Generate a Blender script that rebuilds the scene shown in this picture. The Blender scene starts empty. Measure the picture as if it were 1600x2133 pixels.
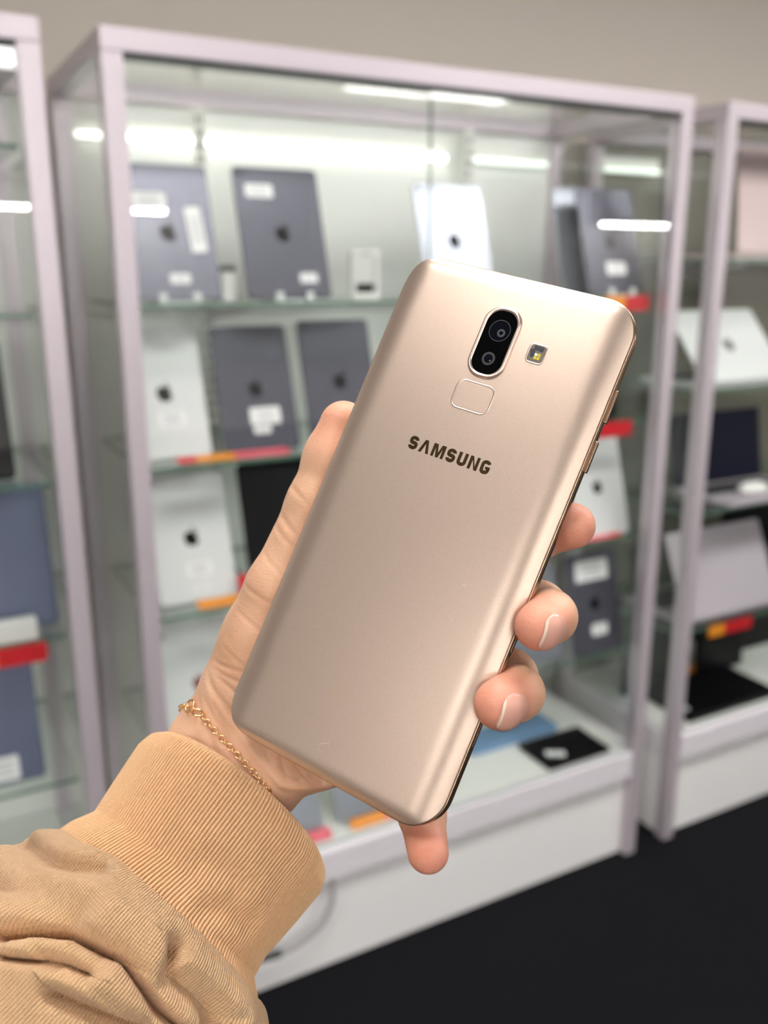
import bpy, bmesh, math, random
import numpy as np
from mathutils import Matrix, Vector, Euler

random.seed(7)
rng = np.random.default_rng(7)
scene = bpy.context.scene
COL = scene.collection

# ------------------------------------------------------------------ camera
CAM_LOC = Vector((0.0, -1.57, 1.535))
cam_d = bpy.data.cameras.new('camera')
cam_o = bpy.data.objects.new('camera', cam_d)
COL.objects.link(cam_o)
cam_o.location = CAM_LOC
cam_o.rotation_euler = (math.radians(75.1), 0, math.radians(-28.7))
cam_d.sensor_fit = 'VERTICAL'
cam_d.sensor_height = 36.0
cam_d.sensor_width = 27.0
cam_d.lens = 1900 * 36 / 2133
cam_d.clip_start = 0.01
cam_d.clip_end = 60
cam_d.dof.use_dof = True
cam_d.dof.focus_distance = 0.268
cam_d.dof.aperture_fstop = 9.5
scene.camera = cam_o

# ------------------------------------------------------------------ world, exposure
w = bpy.data.worlds.new('world')
scene.world = w
w.use_nodes = True
w.node_tree.nodes['Background'].inputs[0].default_value = (0.9, 0.95, 1.0, 1)
w.node_tree.nodes['Background'].inputs[1].default_value = 0.25
vs = scene.view_settings
vs.view_transform = 'Standard'
vs.look = 'None'
vs.gamma = 1.0
vs.use_curve_mapping = False
vs.exposure = 0.48
scene.cycles.transparent_max_bounces = 40
scene.cycles.max_bounces = 14
scene.cycles.diffuse_bounces = 6
scene.cycles.glossy_bounces = 6
scene.cycles.use_denoising = True
CANOPY_LIGHT = 90.0
CEIL_LIGHT = 15.0     # emission of the ceiling panels
FRONT_FILL = 7.0  # emission of the unseen strips added to brighten the cabinet interiors
LED_LIGHT = 3.2       # emission of the cabinet light tubes

# ceiling panels: centre x, centre y, size x, size y
PANELS = [(0.7, -1.05, 1.2, 0.35), (2.5, -1.05, 1.2, 0.6), (-3.0, -2.9, 1.2, 0.6), (-0.55, -1.5, 0.6, 0.3),  # the near row and the overhead one are added to brighten cabinets and phone
          (-1.1, -4.65, 1.2, 0.6), (0.9, -4.6, 1.2, 0.6), (3.65, -4.25, 1.3, 0.5)]
CEIL_Z = 2.75

# ------------------------------------------------------------------ material helpers
def new_mat(name):
    m = bpy.data.materials.new(name)
    m.use_nodes = True
    return m, m.node_tree.nodes, m.node_tree.links, m.node_tree.nodes['Principled BSDF']

def srgb(r, g, b):
    f = lambda c: (c / 255 / 12.92) if c / 255 <= 0.04045 else ((c / 255 + 0.055) / 1.055) ** 2.4
    return (f(r), f(g), f(b), 1)

def mat(name, rgb, rough=0.5, metal=0.0, bump=0.0, scale=200.0, vary=0.0, spec=0.5, coat=0.0, emit=None, estr=0.0, anis=0.0):
    m, n, l, p = new_mat(name)
    c = srgb(*rgb)
    p.inputs['Base Color'].default_value = c
    p.inputs['Roughness'].default_value = rough
    p.inputs['Metallic'].default_value = metal
    p.inputs['Specular IOR Level'].default_value = spec
    p.inputs['Coat Weight'].default_value = coat
    if emit:
        p.inputs['Emission Color'].default_value = srgb(*emit)
        p.inputs['Emission Strength'].default_value = estr
    if bump or vary:
        tc = n.new('ShaderNodeTexCoord')
        nz = n.new('ShaderNodeTexNoise')
        nz.inputs['Scale'].default_value = scale
        nz.inputs['Detail'].default_value = 4
        l.new(tc.outputs['Object'], nz.inputs['Vector'])
        if bump:
            b = n.new('ShaderNodeBump')
            b.inputs['Strength'].default_value = bump
            b.inputs['Distance'].default_value = 0.001
            l.new(nz.outputs['Fac'], b.inputs['Height'])
            l.new(b.outputs['Normal'], p.inputs['Normal'])
        if vary:
            mx = n.new('ShaderNodeMix')
            mx.data_type = 'RGBA'
            mx.inputs[6].default_value = [v * (1 - vary) for v in c[:3]] + [1]
            mx.inputs[7].default_value = [min(1, v * (1 + vary)) for v in c[:3]] + [1]
            l.new(nz.outputs['Fac'], mx.inputs[0])
            l.new(mx.outputs[2], p.inputs['Base Color'])
    return m

def glass_mat(name, tint=(0.94, 0.98, 0.96), ior=1.5, gain=1.0):
    m = bpy.data.materials.new(name)
    m.use_nodes = True
    n, l = m.node_tree.nodes, m.node_tree.links
    n.clear()
    out = n.new('ShaderNodeOutputMaterial')
    tr = n.new('ShaderNodeBsdfTransparent')
    tr.inputs[0].default_value = (*tint, 1)
    gl = n.new('ShaderNodeBsdfGlossy')
    gl.inputs['Roughness'].default_value = 0.0
    gl.inputs['Color'].default_value = (gain, gain, gain, 1)
    lw = n.new('ShaderNodeLayerWeight')          # Schlick's law on the facing angle, alike for both sides of the pane
    lw.inputs['Blend'].default_value = 0.5
    pw = n.new('ShaderNodeMath'); pw.operation = 'POWER'; pw.inputs[1].default_value = 5.0
    l.new(lw.outputs['Facing'], pw.inputs[0])
    fr = n.new('ShaderNodeMath'); fr.operation = 'MULTIPLY_ADD'
    f0 = ((ior - 1) / (ior + 1)) ** 2
    fr.inputs[1].default_value = 1 - f0
    fr.inputs[2].default_value = f0
    l.new(pw.outputs[0], fr.inputs[0])
    mx = n.new('ShaderNodeMixShader')
    l.new(fr.outputs[0], mx.inputs[0])
    l.new(tr.outputs[0], mx.inputs[1])
    l.new(gl.outputs[0], mx.inputs[2])
    l.new(mx.outputs[0], out.inputs[0])
    return m

M = {}
M['floor'] = mat('carpet_black', (20, 20, 23), 0.95, bump=0.6, scale=900, vary=0.35, spec=0.1)
M['wall'] = mat('wall_paint_taupe', (178, 170, 160), 0.8, bump=0.05, scale=300)
M['wall_white'] = mat('wall_paint_white', (226, 224, 220), 0.7)
M['ceiling'] = mat('ceiling_grey', (160, 156, 150), 0.9)
M['panel_frame'] = mat('panel_frame_white', (235, 235, 235), 0.5)
M['panel_light'] = mat('panel_diffuser', (255, 252, 245), 0.5, emit=(255, 251, 248), estr=CEIL_LIGHT)
M['alu'] = mat('aluminium_satin', (210, 200, 207), 0.36, metal=0.4, spec=0.5)
M['rail_white'] = mat('rail_white', (226, 221, 226), 0.35)
M['white'] = mat('white_laminate', (238, 238, 233), 0.35)
M['plinth'] = mat('white_plinth', (238, 237, 236), 0.3)
M['back'] = mat('cabinet_back_pale', (238, 240, 236), 0.45)
M['back_unlit'] = mat('cabinet_back_unlit', (112, 107, 96), 0.5)  # darker copy of the back panel, shade of an unlit interior in its colour
M['glass'] = glass_mat('cabinet_glass', (0.985, 0.994, 0.989))
M['shelf_glass'] = glass_mat('shelf_glass', (0.945, 0.975, 0.96))
M['glass_edge'] = mat('glass_edge_green', (96, 128, 112), 0.1, spec=0.6)
M['led'] = mat('led_tube_lit', (255, 255, 250), 0.4, emit=(250, 253, 242), estr=LED_LIGHT)
M['led_fill'] = mat('added_fill_strip', (255, 255, 250), 0.4, emit=(250, 253, 242), estr=FRONT_FILL)  # unseen added strip that brightens the shelves
M['led_dim'] = mat('led_tube_dim', (235, 240, 235), 0.4, emit=(240, 250, 240), estr=0.9)
M['canopy_led'] = mat('canopy_tube_lit', (255, 252, 245), 0.4, emit=(255, 251, 248), estr=CANOPY_LIGHT)
M['tab_dark'] = mat('tablet_dark_grey', (92, 92, 102), 0.38, metal=0.75)
M['tab_grey'] = mat('tablet_grey', (108, 108, 119), 0.38, metal=0.75)
M['tab_blue'] = mat('tablet_blue_grey', (98, 104, 128), 0.45, metal=0.5)
M['tab_silver'] = mat('tablet_silver', (166, 170, 180), 0.36, metal=0.7)
M['tab_white'] = mat('tablet_pale', (222, 224, 224), 0.4, metal=0.15)
M['tab_black'] = mat('tablet_black', (7, 7, 9), 0.3, spec=0.25)
M['tab_navy'] = mat('screen_navy', (8, 9, 34), 0.3, spec=0.2)
M['pink'] = mat('lid_rose', (222, 200, 200), 0.4, metal=0.2)
M['lilac'] = mat('lid_silver_lilac', (205, 196, 204), 0.42, metal=0.3)
M['logo'] = mat('logo_black', (8, 8, 10), 0.5, spec=0.15)
M['logo_red'] = mat('logo_red', (130, 60, 55), 0.4)
M['phone_glass'] = mat('phone_black_glass', (4, 4, 5), 0.05, spec=0.6)
M['lens_ring'] = mat('lens_ring_grey', (58, 60, 64), 0.3, metal=0.6)
M['logo_grey'] = mat('logo_grey', (120, 120, 122), 0.3, metal=0.4)
M['sticker'] = mat('sticker_white', (240, 240, 240), 0.6)
M['print'] = mat('print_grey', (190, 192, 196), 0.7)
M['tag_red'] = mat('tag_red', (205, 30, 40), 0.45)
M['tag_pink'] = mat('tag_pink', (226, 96, 112), 0.4)
M['tag_orange'] = mat('tag_orange', (240, 150, 40), 0.45)
M['acrylic'] = mat('acrylic_clear', (228, 234, 230), 0.1, spec=0.7)
M['cable'] = mat('cable_grey', (150, 146, 146), 0.5)
M['bluebox'] = mat('box_blue', (120, 156, 196), 0.4)
M['whiteplastic'] = mat('plastic_white', (236, 236, 232), 0.35)
M['darkplastic'] = mat('plastic_dark', (40, 42, 44), 0.4)

# ------------------------------------------------------------------ object helpers
def link(o, parent=None):
    COL.objects.link(o)
    if parent is not None:
        o.parent = parent
    return o

def mesh_obj(name, verts, faces, m=None, parent=None, smooth=False, mats=None, fmat=None):
    me = bpy.data.meshes.new(name)
    me.from_pydata([tuple(v) for v in verts], [], [tuple(f) for f in faces])
    for mm in (mats or ([m] if m else [])):
        me.materials.append(mm)
    if fmat is not None:
        me.polygons.foreach_set('material_index', np.asarray(fmat, dtype=np.int32))
    if smooth:
        me.polygons.foreach_set('use_smooth', [True] * len(me.polygons))
    me.update()
    o = bpy.data.objects.new(name, me)
    return link(o, parent)

def bm_obj(name, bm, m, parent=None, smooth=False):
    me = bpy.data.meshes.new(name)
    bmesh.ops.recalc_face_normals(bm, faces=bm.faces)
    bm.to_mesh(me)
    bm.free()
    me.materials.append(m)
    if smooth:
        me.polygons.foreach_set('use_smooth', [True] * len(me.polygons))
    o = bpy.data.objects.new(name, me)
    return link(o, parent)

def empty(name, loc=(0, 0, 0), rot=(0, 0, 0), label=None, cat=None, group=None, kind=None):
    o = bpy.data.objects.new(name, None)
    o.empty_display_size = 0.05
    COL.objects.link(o)
    o.location = loc
    o.rotation_euler = rot
    tag(o, label, cat, group, kind)
    return o

def tag(o, label=None, cat=None, group=None, kind=None):
    if label: o['label'] = label
    if cat: o['category'] = cat
    if group: o['group'] = group
    if kind: o['kind'] = kind
    return o

def bm_box(bm, lo, hi, bevel=0.0, seg=2):
    r = bmesh.ops.create_cube(bm, size=1.0)
    vs_ = r['verts']
    c = [(a + b) / 2 for a, b in zip(lo, hi)]
    s = [(b - a) for a, b in zip(lo, hi)]
    for v in vs_:
        v.co = Vector((c[0] + v.co.x * s[0], c[1] + v.co.y * s[1], c[2] + v.co.z * s[2]))
    if bevel > 0:
        es = list({e for v in vs_ for e in v.link_edges})
        bmesh.ops.bevel(bm, geom=es, offset=bevel, segments=seg, affect='EDGES', profile=0.5)

def box(name, lo, hi, m, parent=None, bevel=0.0, seg=2, smooth=False):
    bm = bmesh.new()
    bm_box(bm, lo, hi, bevel, seg)
    return bm_obj(name, bm, m, parent, smooth)

def rrect(hx, hy, r, n=8):
    """counter-clockwise rounded rectangle outline"""
    r = min(r, hx - 1e-6, hy - 1e-6)
    pts = []
    for cx, cy, a0 in ((hx - r, hy - r, 0), (-hx + r, hy - r, 90), (-hx + r, -hy + r, 180), (hx - r, -hy + r, 270)):
        for k in range(n + 1):
            a = math.radians(a0 + 90 * k / n)
            pts.append((cx + r * math.cos(a), cy + r * math.sin(a)))
    return pts

def loft_rings(rings, cap0=True, cap1=True):
    """faces between rings of equal length (each a list of xyz)"""
    v, f = [], []
    n = len(rings[0])
    for r in rings:
        v.extend(r)
    for i in range(len(rings) - 1):
        for k in range(n):
            a, b = i * n + k, i * n + (k + 1) % n
            f.append((a, b, b + n, a + n))
    if cap0: f.append(tuple(range(n - 1, -1, -1)))
    if cap1: f.append(tuple(range((len(rings) - 1) * n, len(rings) * n)))
    return v, f

def rslab(name, hx, hy, z0, z1, r, m, parent=None, bev=0.0004, n=8, cx=0, cy=0, rot=0.0):
    """rounded-rectangle plate in the xy plane"""
    ca, sa = math.cos(rot), math.sin(rot)
    rings = []
    for d, z in ((bev, z0), (0, z0 + bev), (0, z1 - bev), (bev * 0.3, z1 - bev * 0.3), (bev, z1)):
        rings.append([(cx + x * ca - y * sa, cy + x * sa + y * ca, z) for x, y in rrect(hx - d, hy - d, max(r - d, 1e-5), n)])
    v, f = loft_rings(rings)
    return mesh_obj(name, v, f, m, parent)

def flat_poly(name, polys, z0, z1, m, parent=None):
    """extruded polygons (each a ccw list of xy)"""
    v, f = [], []
    for p in polys:
        n = len(p); b = len(v)
        v += [(x, y, z0) for x, y in p] + [(x, y, z1) for x, y in p]
        f.append(tuple(range(b + n - 1, b - 1, -1)))
        f.append(tuple(range(b + n, b + 2 * n)))
        for k in range(n):
            a, c = b + k, b + (k + 1) % n
            f.append((a, c, c + n, a + n))
    return mesh_obj(name, v, f, m, parent)

def tube(name, pts, r, m, parent=None, sides=8, closed=False):
    pts = [Vector(p) for p in pts]
    n = len(pts)
    rings = []
    up = Vector((0.13, 0.3, 0.94)).normalized()
    for i, p in enumerate(pts):
        a = pts[(i - 1) % n] if (closed or i > 0) else pts[i]
        b = pts[(i + 1) % n] if (closed or i < n - 1) else pts[i]
        t = (b - a).normalized()
        s = t.cross(up)
        if s.length < 1e-4: s = t.cross(Vector((1, 0, 0)))
        s.normalize()
        q = s.cross(t)
        rr = r[i] if hasattr(r, '__len__') else r
        rings.append([tuple(p + (s * math.cos(2 * math.pi * k / sides) + q * math.sin(2 * math.pi * k / sides)) * rr) for k in range(sides)])
    if closed:
        rings.append(rings[0])
        v, f = loft_rings(rings, False, False)
    else:
        v, f = loft_rings(rings)
    return mesh_obj(name, v, f, m, parent, smooth=True)

# ------------------------------------------------------------------ the room
def struct(o):
    o['kind'] = 'structure'
    return o
X0, X1, Y0, Y1 = -5.2, 9.5, -7.0, 0.53
struct(box('floor', (X0, Y0, -0.1), (X1, Y1, 0.0), M['floor']))
struct(box('ceiling', (X0, Y0, CEIL_Z + 0.02), (X1, Y1, CEIL_Z + 0.12), M['ceiling']))
struct(box('wall_back', (X0, Y1, 0), (X1, Y1 + 0.1, CEIL_Z + 0.02), M['wall']))
struct(box('wall_front', (X0, Y0 - 0.1, 0), (X1, Y0, CEIL_Z + 0.02), M['wall_white']))
struct(box('wall_left', (X0 - 0.1, Y0, 0), (X0, Y1, CEIL_Z + 0.02), M['wall']))
struct(box('wall_right', (X1, Y0, 0), (X1 + 0.1, Y1, CEIL_Z + 0.02), M['wall_white']))

panel_words = ['added before the left cabinet to brighten the fronts', 'added before the right half of the middle cabinet to brighten the fronts',
               'far left in the second row', 'added overhead, left of the phone, to brighten it', 'left in the rear row', 'middle of the rear row', 'mirrored in the middle cabinet\'s glass doors']
for i, (px, py, sx, sy) in enumerate(PANELS):
    t = empty('ceiling_light', (px, py, CEIL_Z), label='white rectangular ceiling light panel ' + panel_words[i], cat='ceiling light', group='ceiling light panels')
    bm = bmesh.new()
    for lo, hi in (((-sx / 2 - .02, -sy / 2 - .02, -.02), (sx / 2 + .02, -sy / 2, .02)), ((-sx / 2 - .02, sy / 2, -.02), (sx / 2 + .02, sy / 2 + .02, .02)),
                   ((-sx / 2 - .02, -sy / 2, -.02), (-sx / 2, sy / 2, .02)), ((sx / 2, -sy / 2, -.02), (sx / 2 + .02, sy / 2, .02))):
        bm_box(bm, lo, hi)
    bm_obj('panel_frame', bm, M['panel_frame'], t)
    box('diffuser', (-sx / 2, -sy / 2, -.012), (sx / 2, sy / 2, .0), M['panel_light'], t)


# lit shelf canopies along the opposite wall; their tubes show as small streaks in the glass and on the posts
for ca, cb_, words in ((-5.0, -1.2, 'at the left'), (-.9, 1.36, 'in the middle'), (2.06, 2.40, 'the short one'), (7.4, 9.2, 'at the right')):
    t = empty('wall_canopy', ((ca + cb_) / 2, Y0 + .0, 2.02), label='white lit canopy on the opposite wall, ' + words, cat='canopy', group='lit canopies on the opposite wall')
    hw_ = (cb_ - ca) / 2
    box('hood', (-hw_, .0, .022), (hw_, .32, .05), M['panel_frame'], t, bevel=.003)
    box('light_tube', (-hw_ + .02, .20, .0), (hw_ - .02, .225, .0215), M['canopy_led'], t, bevel=.004)

# ==================================================================== display cabinets
YB = 0.48          # cabinet depth
PW = 0.035         # aluminium profile
def cab_part(root, fn, *a, **k):
    o = fn(*a, **k)
    o.location = -root.location
    return o

def shelf_mesh(name, lo, hi, root):
    """glass sheet with green edges"""
    x0, y0, z0 = lo; x1, y1, z1 = hi
    v = [(x0, y0, z0), (x1, y0, z0), (x1, y1, z0), (x0, y1, z0), (x0, y0, z1), (x1, y0, z1), (x1, y1, z1), (x0, y1, z1)]
    f = [(3, 2, 1, 0), (4, 5, 6, 7), (0, 1, 5, 4), (1, 2, 6, 5), (2, 3, 7, 6), (3, 0, 4, 7)]
    o = mesh_obj(name, v, f, None, root, mats=[M['shelf_glass'], M['glass_edge']], fmat=[0, 0, 1, 1, 1, 1])
    o.location = -root.location
    return o

def cabinet(x0, x1, shelves, label, uprights, leds, back_mat):
    r = empty('display_cabinet', ((x0 + x1) / 2, YB / 2, 0), label=label, cat='cabinet', group='glass display cabinets')
    def B(name, lo, hi, m, bevel=0.0):
        return cab_part(r, box, name, lo, hi, m, r, bevel)
    H = 1.90
    for px in (x0, x1 - PW):
        for py in (0.0, YB - PW):
            B('post', (px, py, 0), (px + PW, py + PW, H - PW - .0005), M['alu'], 0.002)
    for py in (0.0, YB - PW):
        B('top_rail', (x0, py, H - PW), (x1, py + PW, H), M['alu'], 0.002)
    for px in (x0, x1 - PW):
        B('side_rail', (px, PW, H - PW), (px + PW, YB - PW, H - .0005), M['alu'], 0.002)
    B('gasket', (x0 + PW, .001, H - PW - .008), (x1 - PW, .034, H - PW - .0003), M['darkplastic'])
    B('bottom_rail', (x0 + PW, 0.0, .238), (x1 - PW, .03, .312), M['rail_white'], 0.003)
    B('bottom_rail', (x0 + PW, YB - .03, .238), (x1 - PW, YB, .312), M['rail_white'], 0.003)
    for px in (x0, x1 - PW):
        B('bottom_rail', (px + .004, PW, .238), (px + PW - .004, YB - PW, .312), M['rail_white'], 0.003)
    B('deck', (x0 + PW, .03, .285), (x1 - PW, YB - .03, .313), M['white'])
    B('plinth', (x0 + PW, .022, .004), (x1 - PW, .04, .238), M['plinth'])
    B('plinth', (x0 + .008, PW, .004), (x0 + .024, YB - PW, .238), M['plinth'])
    B('plinth', (x1 - .024, PW, .004), (x1 - .008, YB - PW, .238), M['plinth'])
    B('back_panel', (x0 + PW, YB - .022, .313), (x1 - PW, YB - .01, H - PW), back_mat)
    B('top_glass', (x0 + PW, PW, H - .018), (x1 - PW, YB - PW, H - .012), M['glass'])
    for nm, gx in (('side_glass', x0 + .015), ('side_glass', x1 - .020)):
        B(nm, (gx, PW, .313), (gx + .005, YB - PW, H - PW), M['glass'])
    mid = (x0 + x1) / 2 - .035
    for lo, hi, gy in ((x0 + PW, mid + .012, .020), (mid, x1 - PW, .008)):
        g = shelf_mesh('glass_door', (lo, gy, .313), (hi, gy + .005, H - PW - .009), r)
        g.data.materials[0] = M['glass']
        # the two large faces are front and back here
        g.data.polygons.foreach_set('material_index', [1, 1, 0, 1, 0, 1])
    for z in shelves:
        shelf_mesh('glass_shelf', (x0 + PW + .004, .05, z - .007), (x1 - PW - .004, YB - .056, z), r)
    for ux in uprights:
        u = B('upright', (ux - .013, YB - .054, .313), (ux + .013, YB - .042, H - PW), M['white'], 0.001)
        bm = bmesh.new()
        for k in range(58):
            zz = .35 + k * .026
            for sx in (-.006, .004):
                bm_box(bm, (ux + sx - .0015, YB - .0545, zz), (ux + sx + .0025, YB - .0535, zz + .014))
        s = bm_obj('slot', bm, M['darkplastic'], u)
        s['kind'] = 'stuff'
        for z in shelves:
            bm = bmesh.new()
            vs_ = [(ux - .003, YB - .054, z - .0075), (ux - .003, YB - .054, z - .05), (ux - .003, .16, z - .02), (ux - .003, .16, z - .0075)]
            a = [bm.verts.new(q) for q in vs_]; b = [bm.verts.new((q[0] + .006, q[1], q[2])) for q in vs_]
            bm.faces.new(a); bm.faces.new(b[::-1])
            for k in range(4):
                bm.faces.new((a[k], b[k], b[(k + 1) % 4], a[(k + 1) % 4]))
            o = bm_obj('shelf_bracket', bm, M['alu'], r)
            o.location = -r.location
    for lx0, lx1, ly, lz, mm in leds:
        if ly < .1:      # unseen slim strip added behind the front rail to brighten the interior
            fx = B('light_holder', (lx0, PW, lz - .006), (lx1, PW + .004, lz + .006), M['alu'])
            box('light_tube', (lx0, PW + .0042, lz - .005), (lx1, PW + .014, lz + .005), mm, fx, bevel=.002)
        else:
            fx = B('light_holder', (lx0 - .01, ly + .0122, lz - .006), (lx1 + .01, ly + .0172, lz + .034), M['white'], 0.001)
            box('light_tube', (lx0, ly - .001, lz - .006), (lx1, ly + .012, lz + .006), mm, fx, bevel=.003)
    return r

cab_mid = cabinet(.358, 1.638, [1.475, 1.185, .895, .59], 'middle glass display cabinet full of tablets, directly behind the phone',
                  (.65, 1.333), [(.40, 1.275, .4405, 1.797, M['led']), (1.345, 1.59, .4405, 1.797, M['led_dim']), (.42, 1.58, .045, 1.8755, M['led_fill'])], M['back'])
cab_left = cabinet(-1.01, .27, [1.725, 1.465, 1.18, .90, .61], 'left glass display cabinet, only its right end in view',
                   (-.72, -.02), [(-.95, .1, .4405, 1.797, M['led']), (-.95, .2, .045, 1.8755, M['led_fill'])], M['back'])
cab_right = cabinet(1.745, 3.025, [1.56, 1.24, .92, .59], 'right glass display cabinet of laptops, only its left end in view',
                    (2.03, 2.72), [(1.79, 1.98, .4405, 1.797, M['led_dim'])], M['back_unlit'])

# ------------------------------------------------------------------ goods
APPLE = [(.02, .30), (-.08, .33), (-.22, .36), (-.36, .28), (-.44, .12), (-.45, -.06), (-.40, -.24), (-.30, -.41), (-.18, -.50), (-.08, -.50), (.02, -.46),
         (.12, -.50), (.22, -.50), (.32, -.40), (.40, -.25), (.43, -.17), (.34, -.10), (.29, .02), (.31, .14), (.40, .24), (.30, .34), (.16, .36)]
LEAF = [(.02, .40), (.14, .44), (.20, .53), (.20, .62), (.10, .57), (.04, .49)]

def tablet(x, y, z, w, h, m, lean, label, stickers=(), logo='logo', cam=True, cat='tablet', group='tablets in the cabinets', yaw=0.0, t=.0075, name='tablet', logo_h=.5, screen=True, logo_s=.034):
    """leaning slab seen from its back; origin under the middle of its lower edge; stickers: (cx, cy, w, h, rot) as fractions of w and h"""
    a = math.radians(90 - lean)
    r = empty(name, (x, y, z), (0, 0, math.radians(yaw)), label, cat, group)
    rot = Matrix.Rotation(a, 4, 'X')
    up = t / 2 * math.cos(a) + .0003
    def put(o):
        o.matrix_local = Matrix.Translation((0, 0, up)) @ rot
        return o
    body = put(rslab('shell', w / 2, h / 2, -t / 2, t / 2, min(.010, w / 12), m, r, bev=.0018, n=5, cy=h / 2))
    if screen:
        rslab('screen', w / 2 - .004, h / 2 - .004, -t / 2 - .0004, -t / 2 + .0002, .006, M['phone_glass'], body, bev=.0001, n=3, cy=h / 2)
    if logo:
        S = logo_s
        flat_poly('logo', [[(px * S, h * logo_h + py * S) for px, py in q] for q in (APPLE, LEAF)], t / 2 - .0002, t / 2 + .0004, M[logo], body)
    if cam:
        rslab('camera_lens', .0042, .0042, t / 2 - .0002, t / 2 + .0008, .0041, M['logo'], body, bev=.0002, n=6, cx=-w / 2 + .015, cy=h - .014)
    for cx, cy, sw, sh, rr in stickers:
        s = rslab('sticker', sw / 2, sh / 2, t / 2 - .0001, t / 2 + .0004, .004, M['sticker'], body, bev=.0001, n=4, cx=cx * w, cy=cy * h, rot=math.radians(rr))
        ps = []
        nb = 3
        horiz = sw >= sh
        L_, S_ = (sw, sh) if horiz else (sh, sw)
        for k in range(nb):
            q = (k - 1) * S_ * .24
            e = L_ * (.32 if k != 1 else .25)
            rect = [(-e, q - S_ * .05), (e, q - S_ * .05), (e, q + S_ * .05), (-e, q + S_ * .05)]
            if not horiz: rect = [(-b_, a_) for a_, b_ in rect]
            ca, sa = math.cos(math.radians(rr)), math.sin(math.radians(rr))
            ps.append([(cx * w + px * ca - py * sa, cy * h + px * sa + py * ca) for px, py in rect])
        flat_poly('print', ps, t / 2 + .0003, t / 2 + .0005, M['print'], s)
    return r

def stand(x, y, z, w, label):
    """clear plastic easel: rear prop, two front hooks"""
    r = empty('tablet_stand', (x, y, z), label=label, cat='stand', group='clear plastic tablet stands')
    box('base', (-w / 2, -.006, 0), (w / 2, .085, .003), M['acrylic'], r, bevel=.001)
    for sx in (-1, 1):
        bm = bmesh.new()
        bm_box(bm, (sx * w * .42 - .007, -.012, 0), (sx * w * .42 + .007, -.008, .018), .0012)
        bm_box(bm, (sx * w * .42 - .007, -.012, 0), (sx * w * .42 + .007, .004, .003), .0006)
        bm_obj('hook', bm, M['acrylic'], r)
    return r

def price_tag(x, y, z, w, h, parts, label, lean=0, yaw=0.0, roll=0.0):
    """card with colour fields; parts: (from, to, material) along its width"""
    r = empty('price_tag', (x, y, z), (0, 0, math.radians(yaw)), label, 'price tag', 'price tags on the shelves')
    rot = Matrix.Rotation(math.radians(90 - lean), 4, 'X') @ Matrix.Rotation(math.radians(roll), 4, 'Z')
    for i, (a, b, mm) in enumerate(parts):
        o = rslab('card_field', (b - a) * w / 2 - .0001, h / 2, -.0009, .0009, .003, M[mm], r, bev=.0003, n=3, cx=((a + b) / 2 - .5) * w, cy=h / 2)
        o.matrix_local = Matrix.Translation((0, 0, .0012)) @ rot
    return r

S1, S2, S3, S4, DK = 1.4754, 1.1854, .8954, .5904, .3134
# first shelf
tablet(.488, .105, S1 + .0035, .174, .250, M['tab_grey'], 17, 'grey tablet with three white stickers behind the left post, top shelf',
       [(-.16, .73, .062, .030, 0), (.30, .52, .030, .085, 4), (.06, .155, .038, .019, 0)])
tablet(.712, .105, S1 + .0035, .174, .252, M['tab_dark'], 16, 'dark grey tablet with a sticker at its upper left corner, top shelf',
       [(-.22, .82, .056, .026, 0), (.24, .155, .036, .019, 0)])
tablet(1.107, .105, S1, .172, .244, M['tab_silver'], 17, 'silver tablet right above the phone, behind the door edge')
tablet(1.478, .128, S1, .150, .250, M['tab_silver'], 15, 'silver tablet mostly hidden behind the top shelf\'s rightmost dark tablet', cam=False, yaw=-6)  # added slab standing in for glare on the dark tablet
tablet(1.512, .075, S1 + .0035, .166, .242, M['tab_dark'], 16, 'dark grey tablet with one low white sticker at the right end of the top shelf',
       [(.05, .24, .058, .030, 0)])
for sx, sy, wl in ((.488, .093, 'under the three-sticker grey tablet'), (.712, .093, 'under the dark tablet with a corner sticker'), (1.512, .063, 'under the dark tablet at the right end of the top shelf')):
    stand(sx, sy, S1, .075, 'clear plastic stand ' + wl)
# white plastic holder
r = empty('phone_holder', (.882, .115, S1), label='white slotted plastic holder with a dark opening beside the dark tablet', cat='holder')
box('frame', (-.031, 0, 0), (.031, .02, .012), M['whiteplastic'], r, bevel=.003)
for sx in (-.031, .023):
    box('upright_bar', (sx, 0, .0125), (sx + .008, .02, .084), M['whiteplastic'], r, bevel=.002)
for k in range(4):
    box('slat', (-.0225, .004, .034 + k * .013), (.0225, .016, .041 + k * .013), M['whiteplastic'], r, bevel=.001)
box('top_bar', (-.031, 0, .0845), (.031, .02, .096), M['whiteplastic'], r, bevel=.003)
box('opening', (-.0225, .014, .013), (.0225, .018, .032), M['darkplastic'], r)
box('button', (-.010, -.001, .088), (.010, .003, .092), M['print'], r)
# clip between the first two tablets
r = empty('security_clip', (.603, .16, S1), label='small white clip with a dark band between the two grey tablets', cat='clip')
box('foot', (-.014, -.012, 0), (.014, .012, .055), M['whiteplastic'], r, bevel=.003)
box('band', (-.015, -.013, .0552), (.015, .013, .066), M['darkplastic'], r, bevel=.002)
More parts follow.
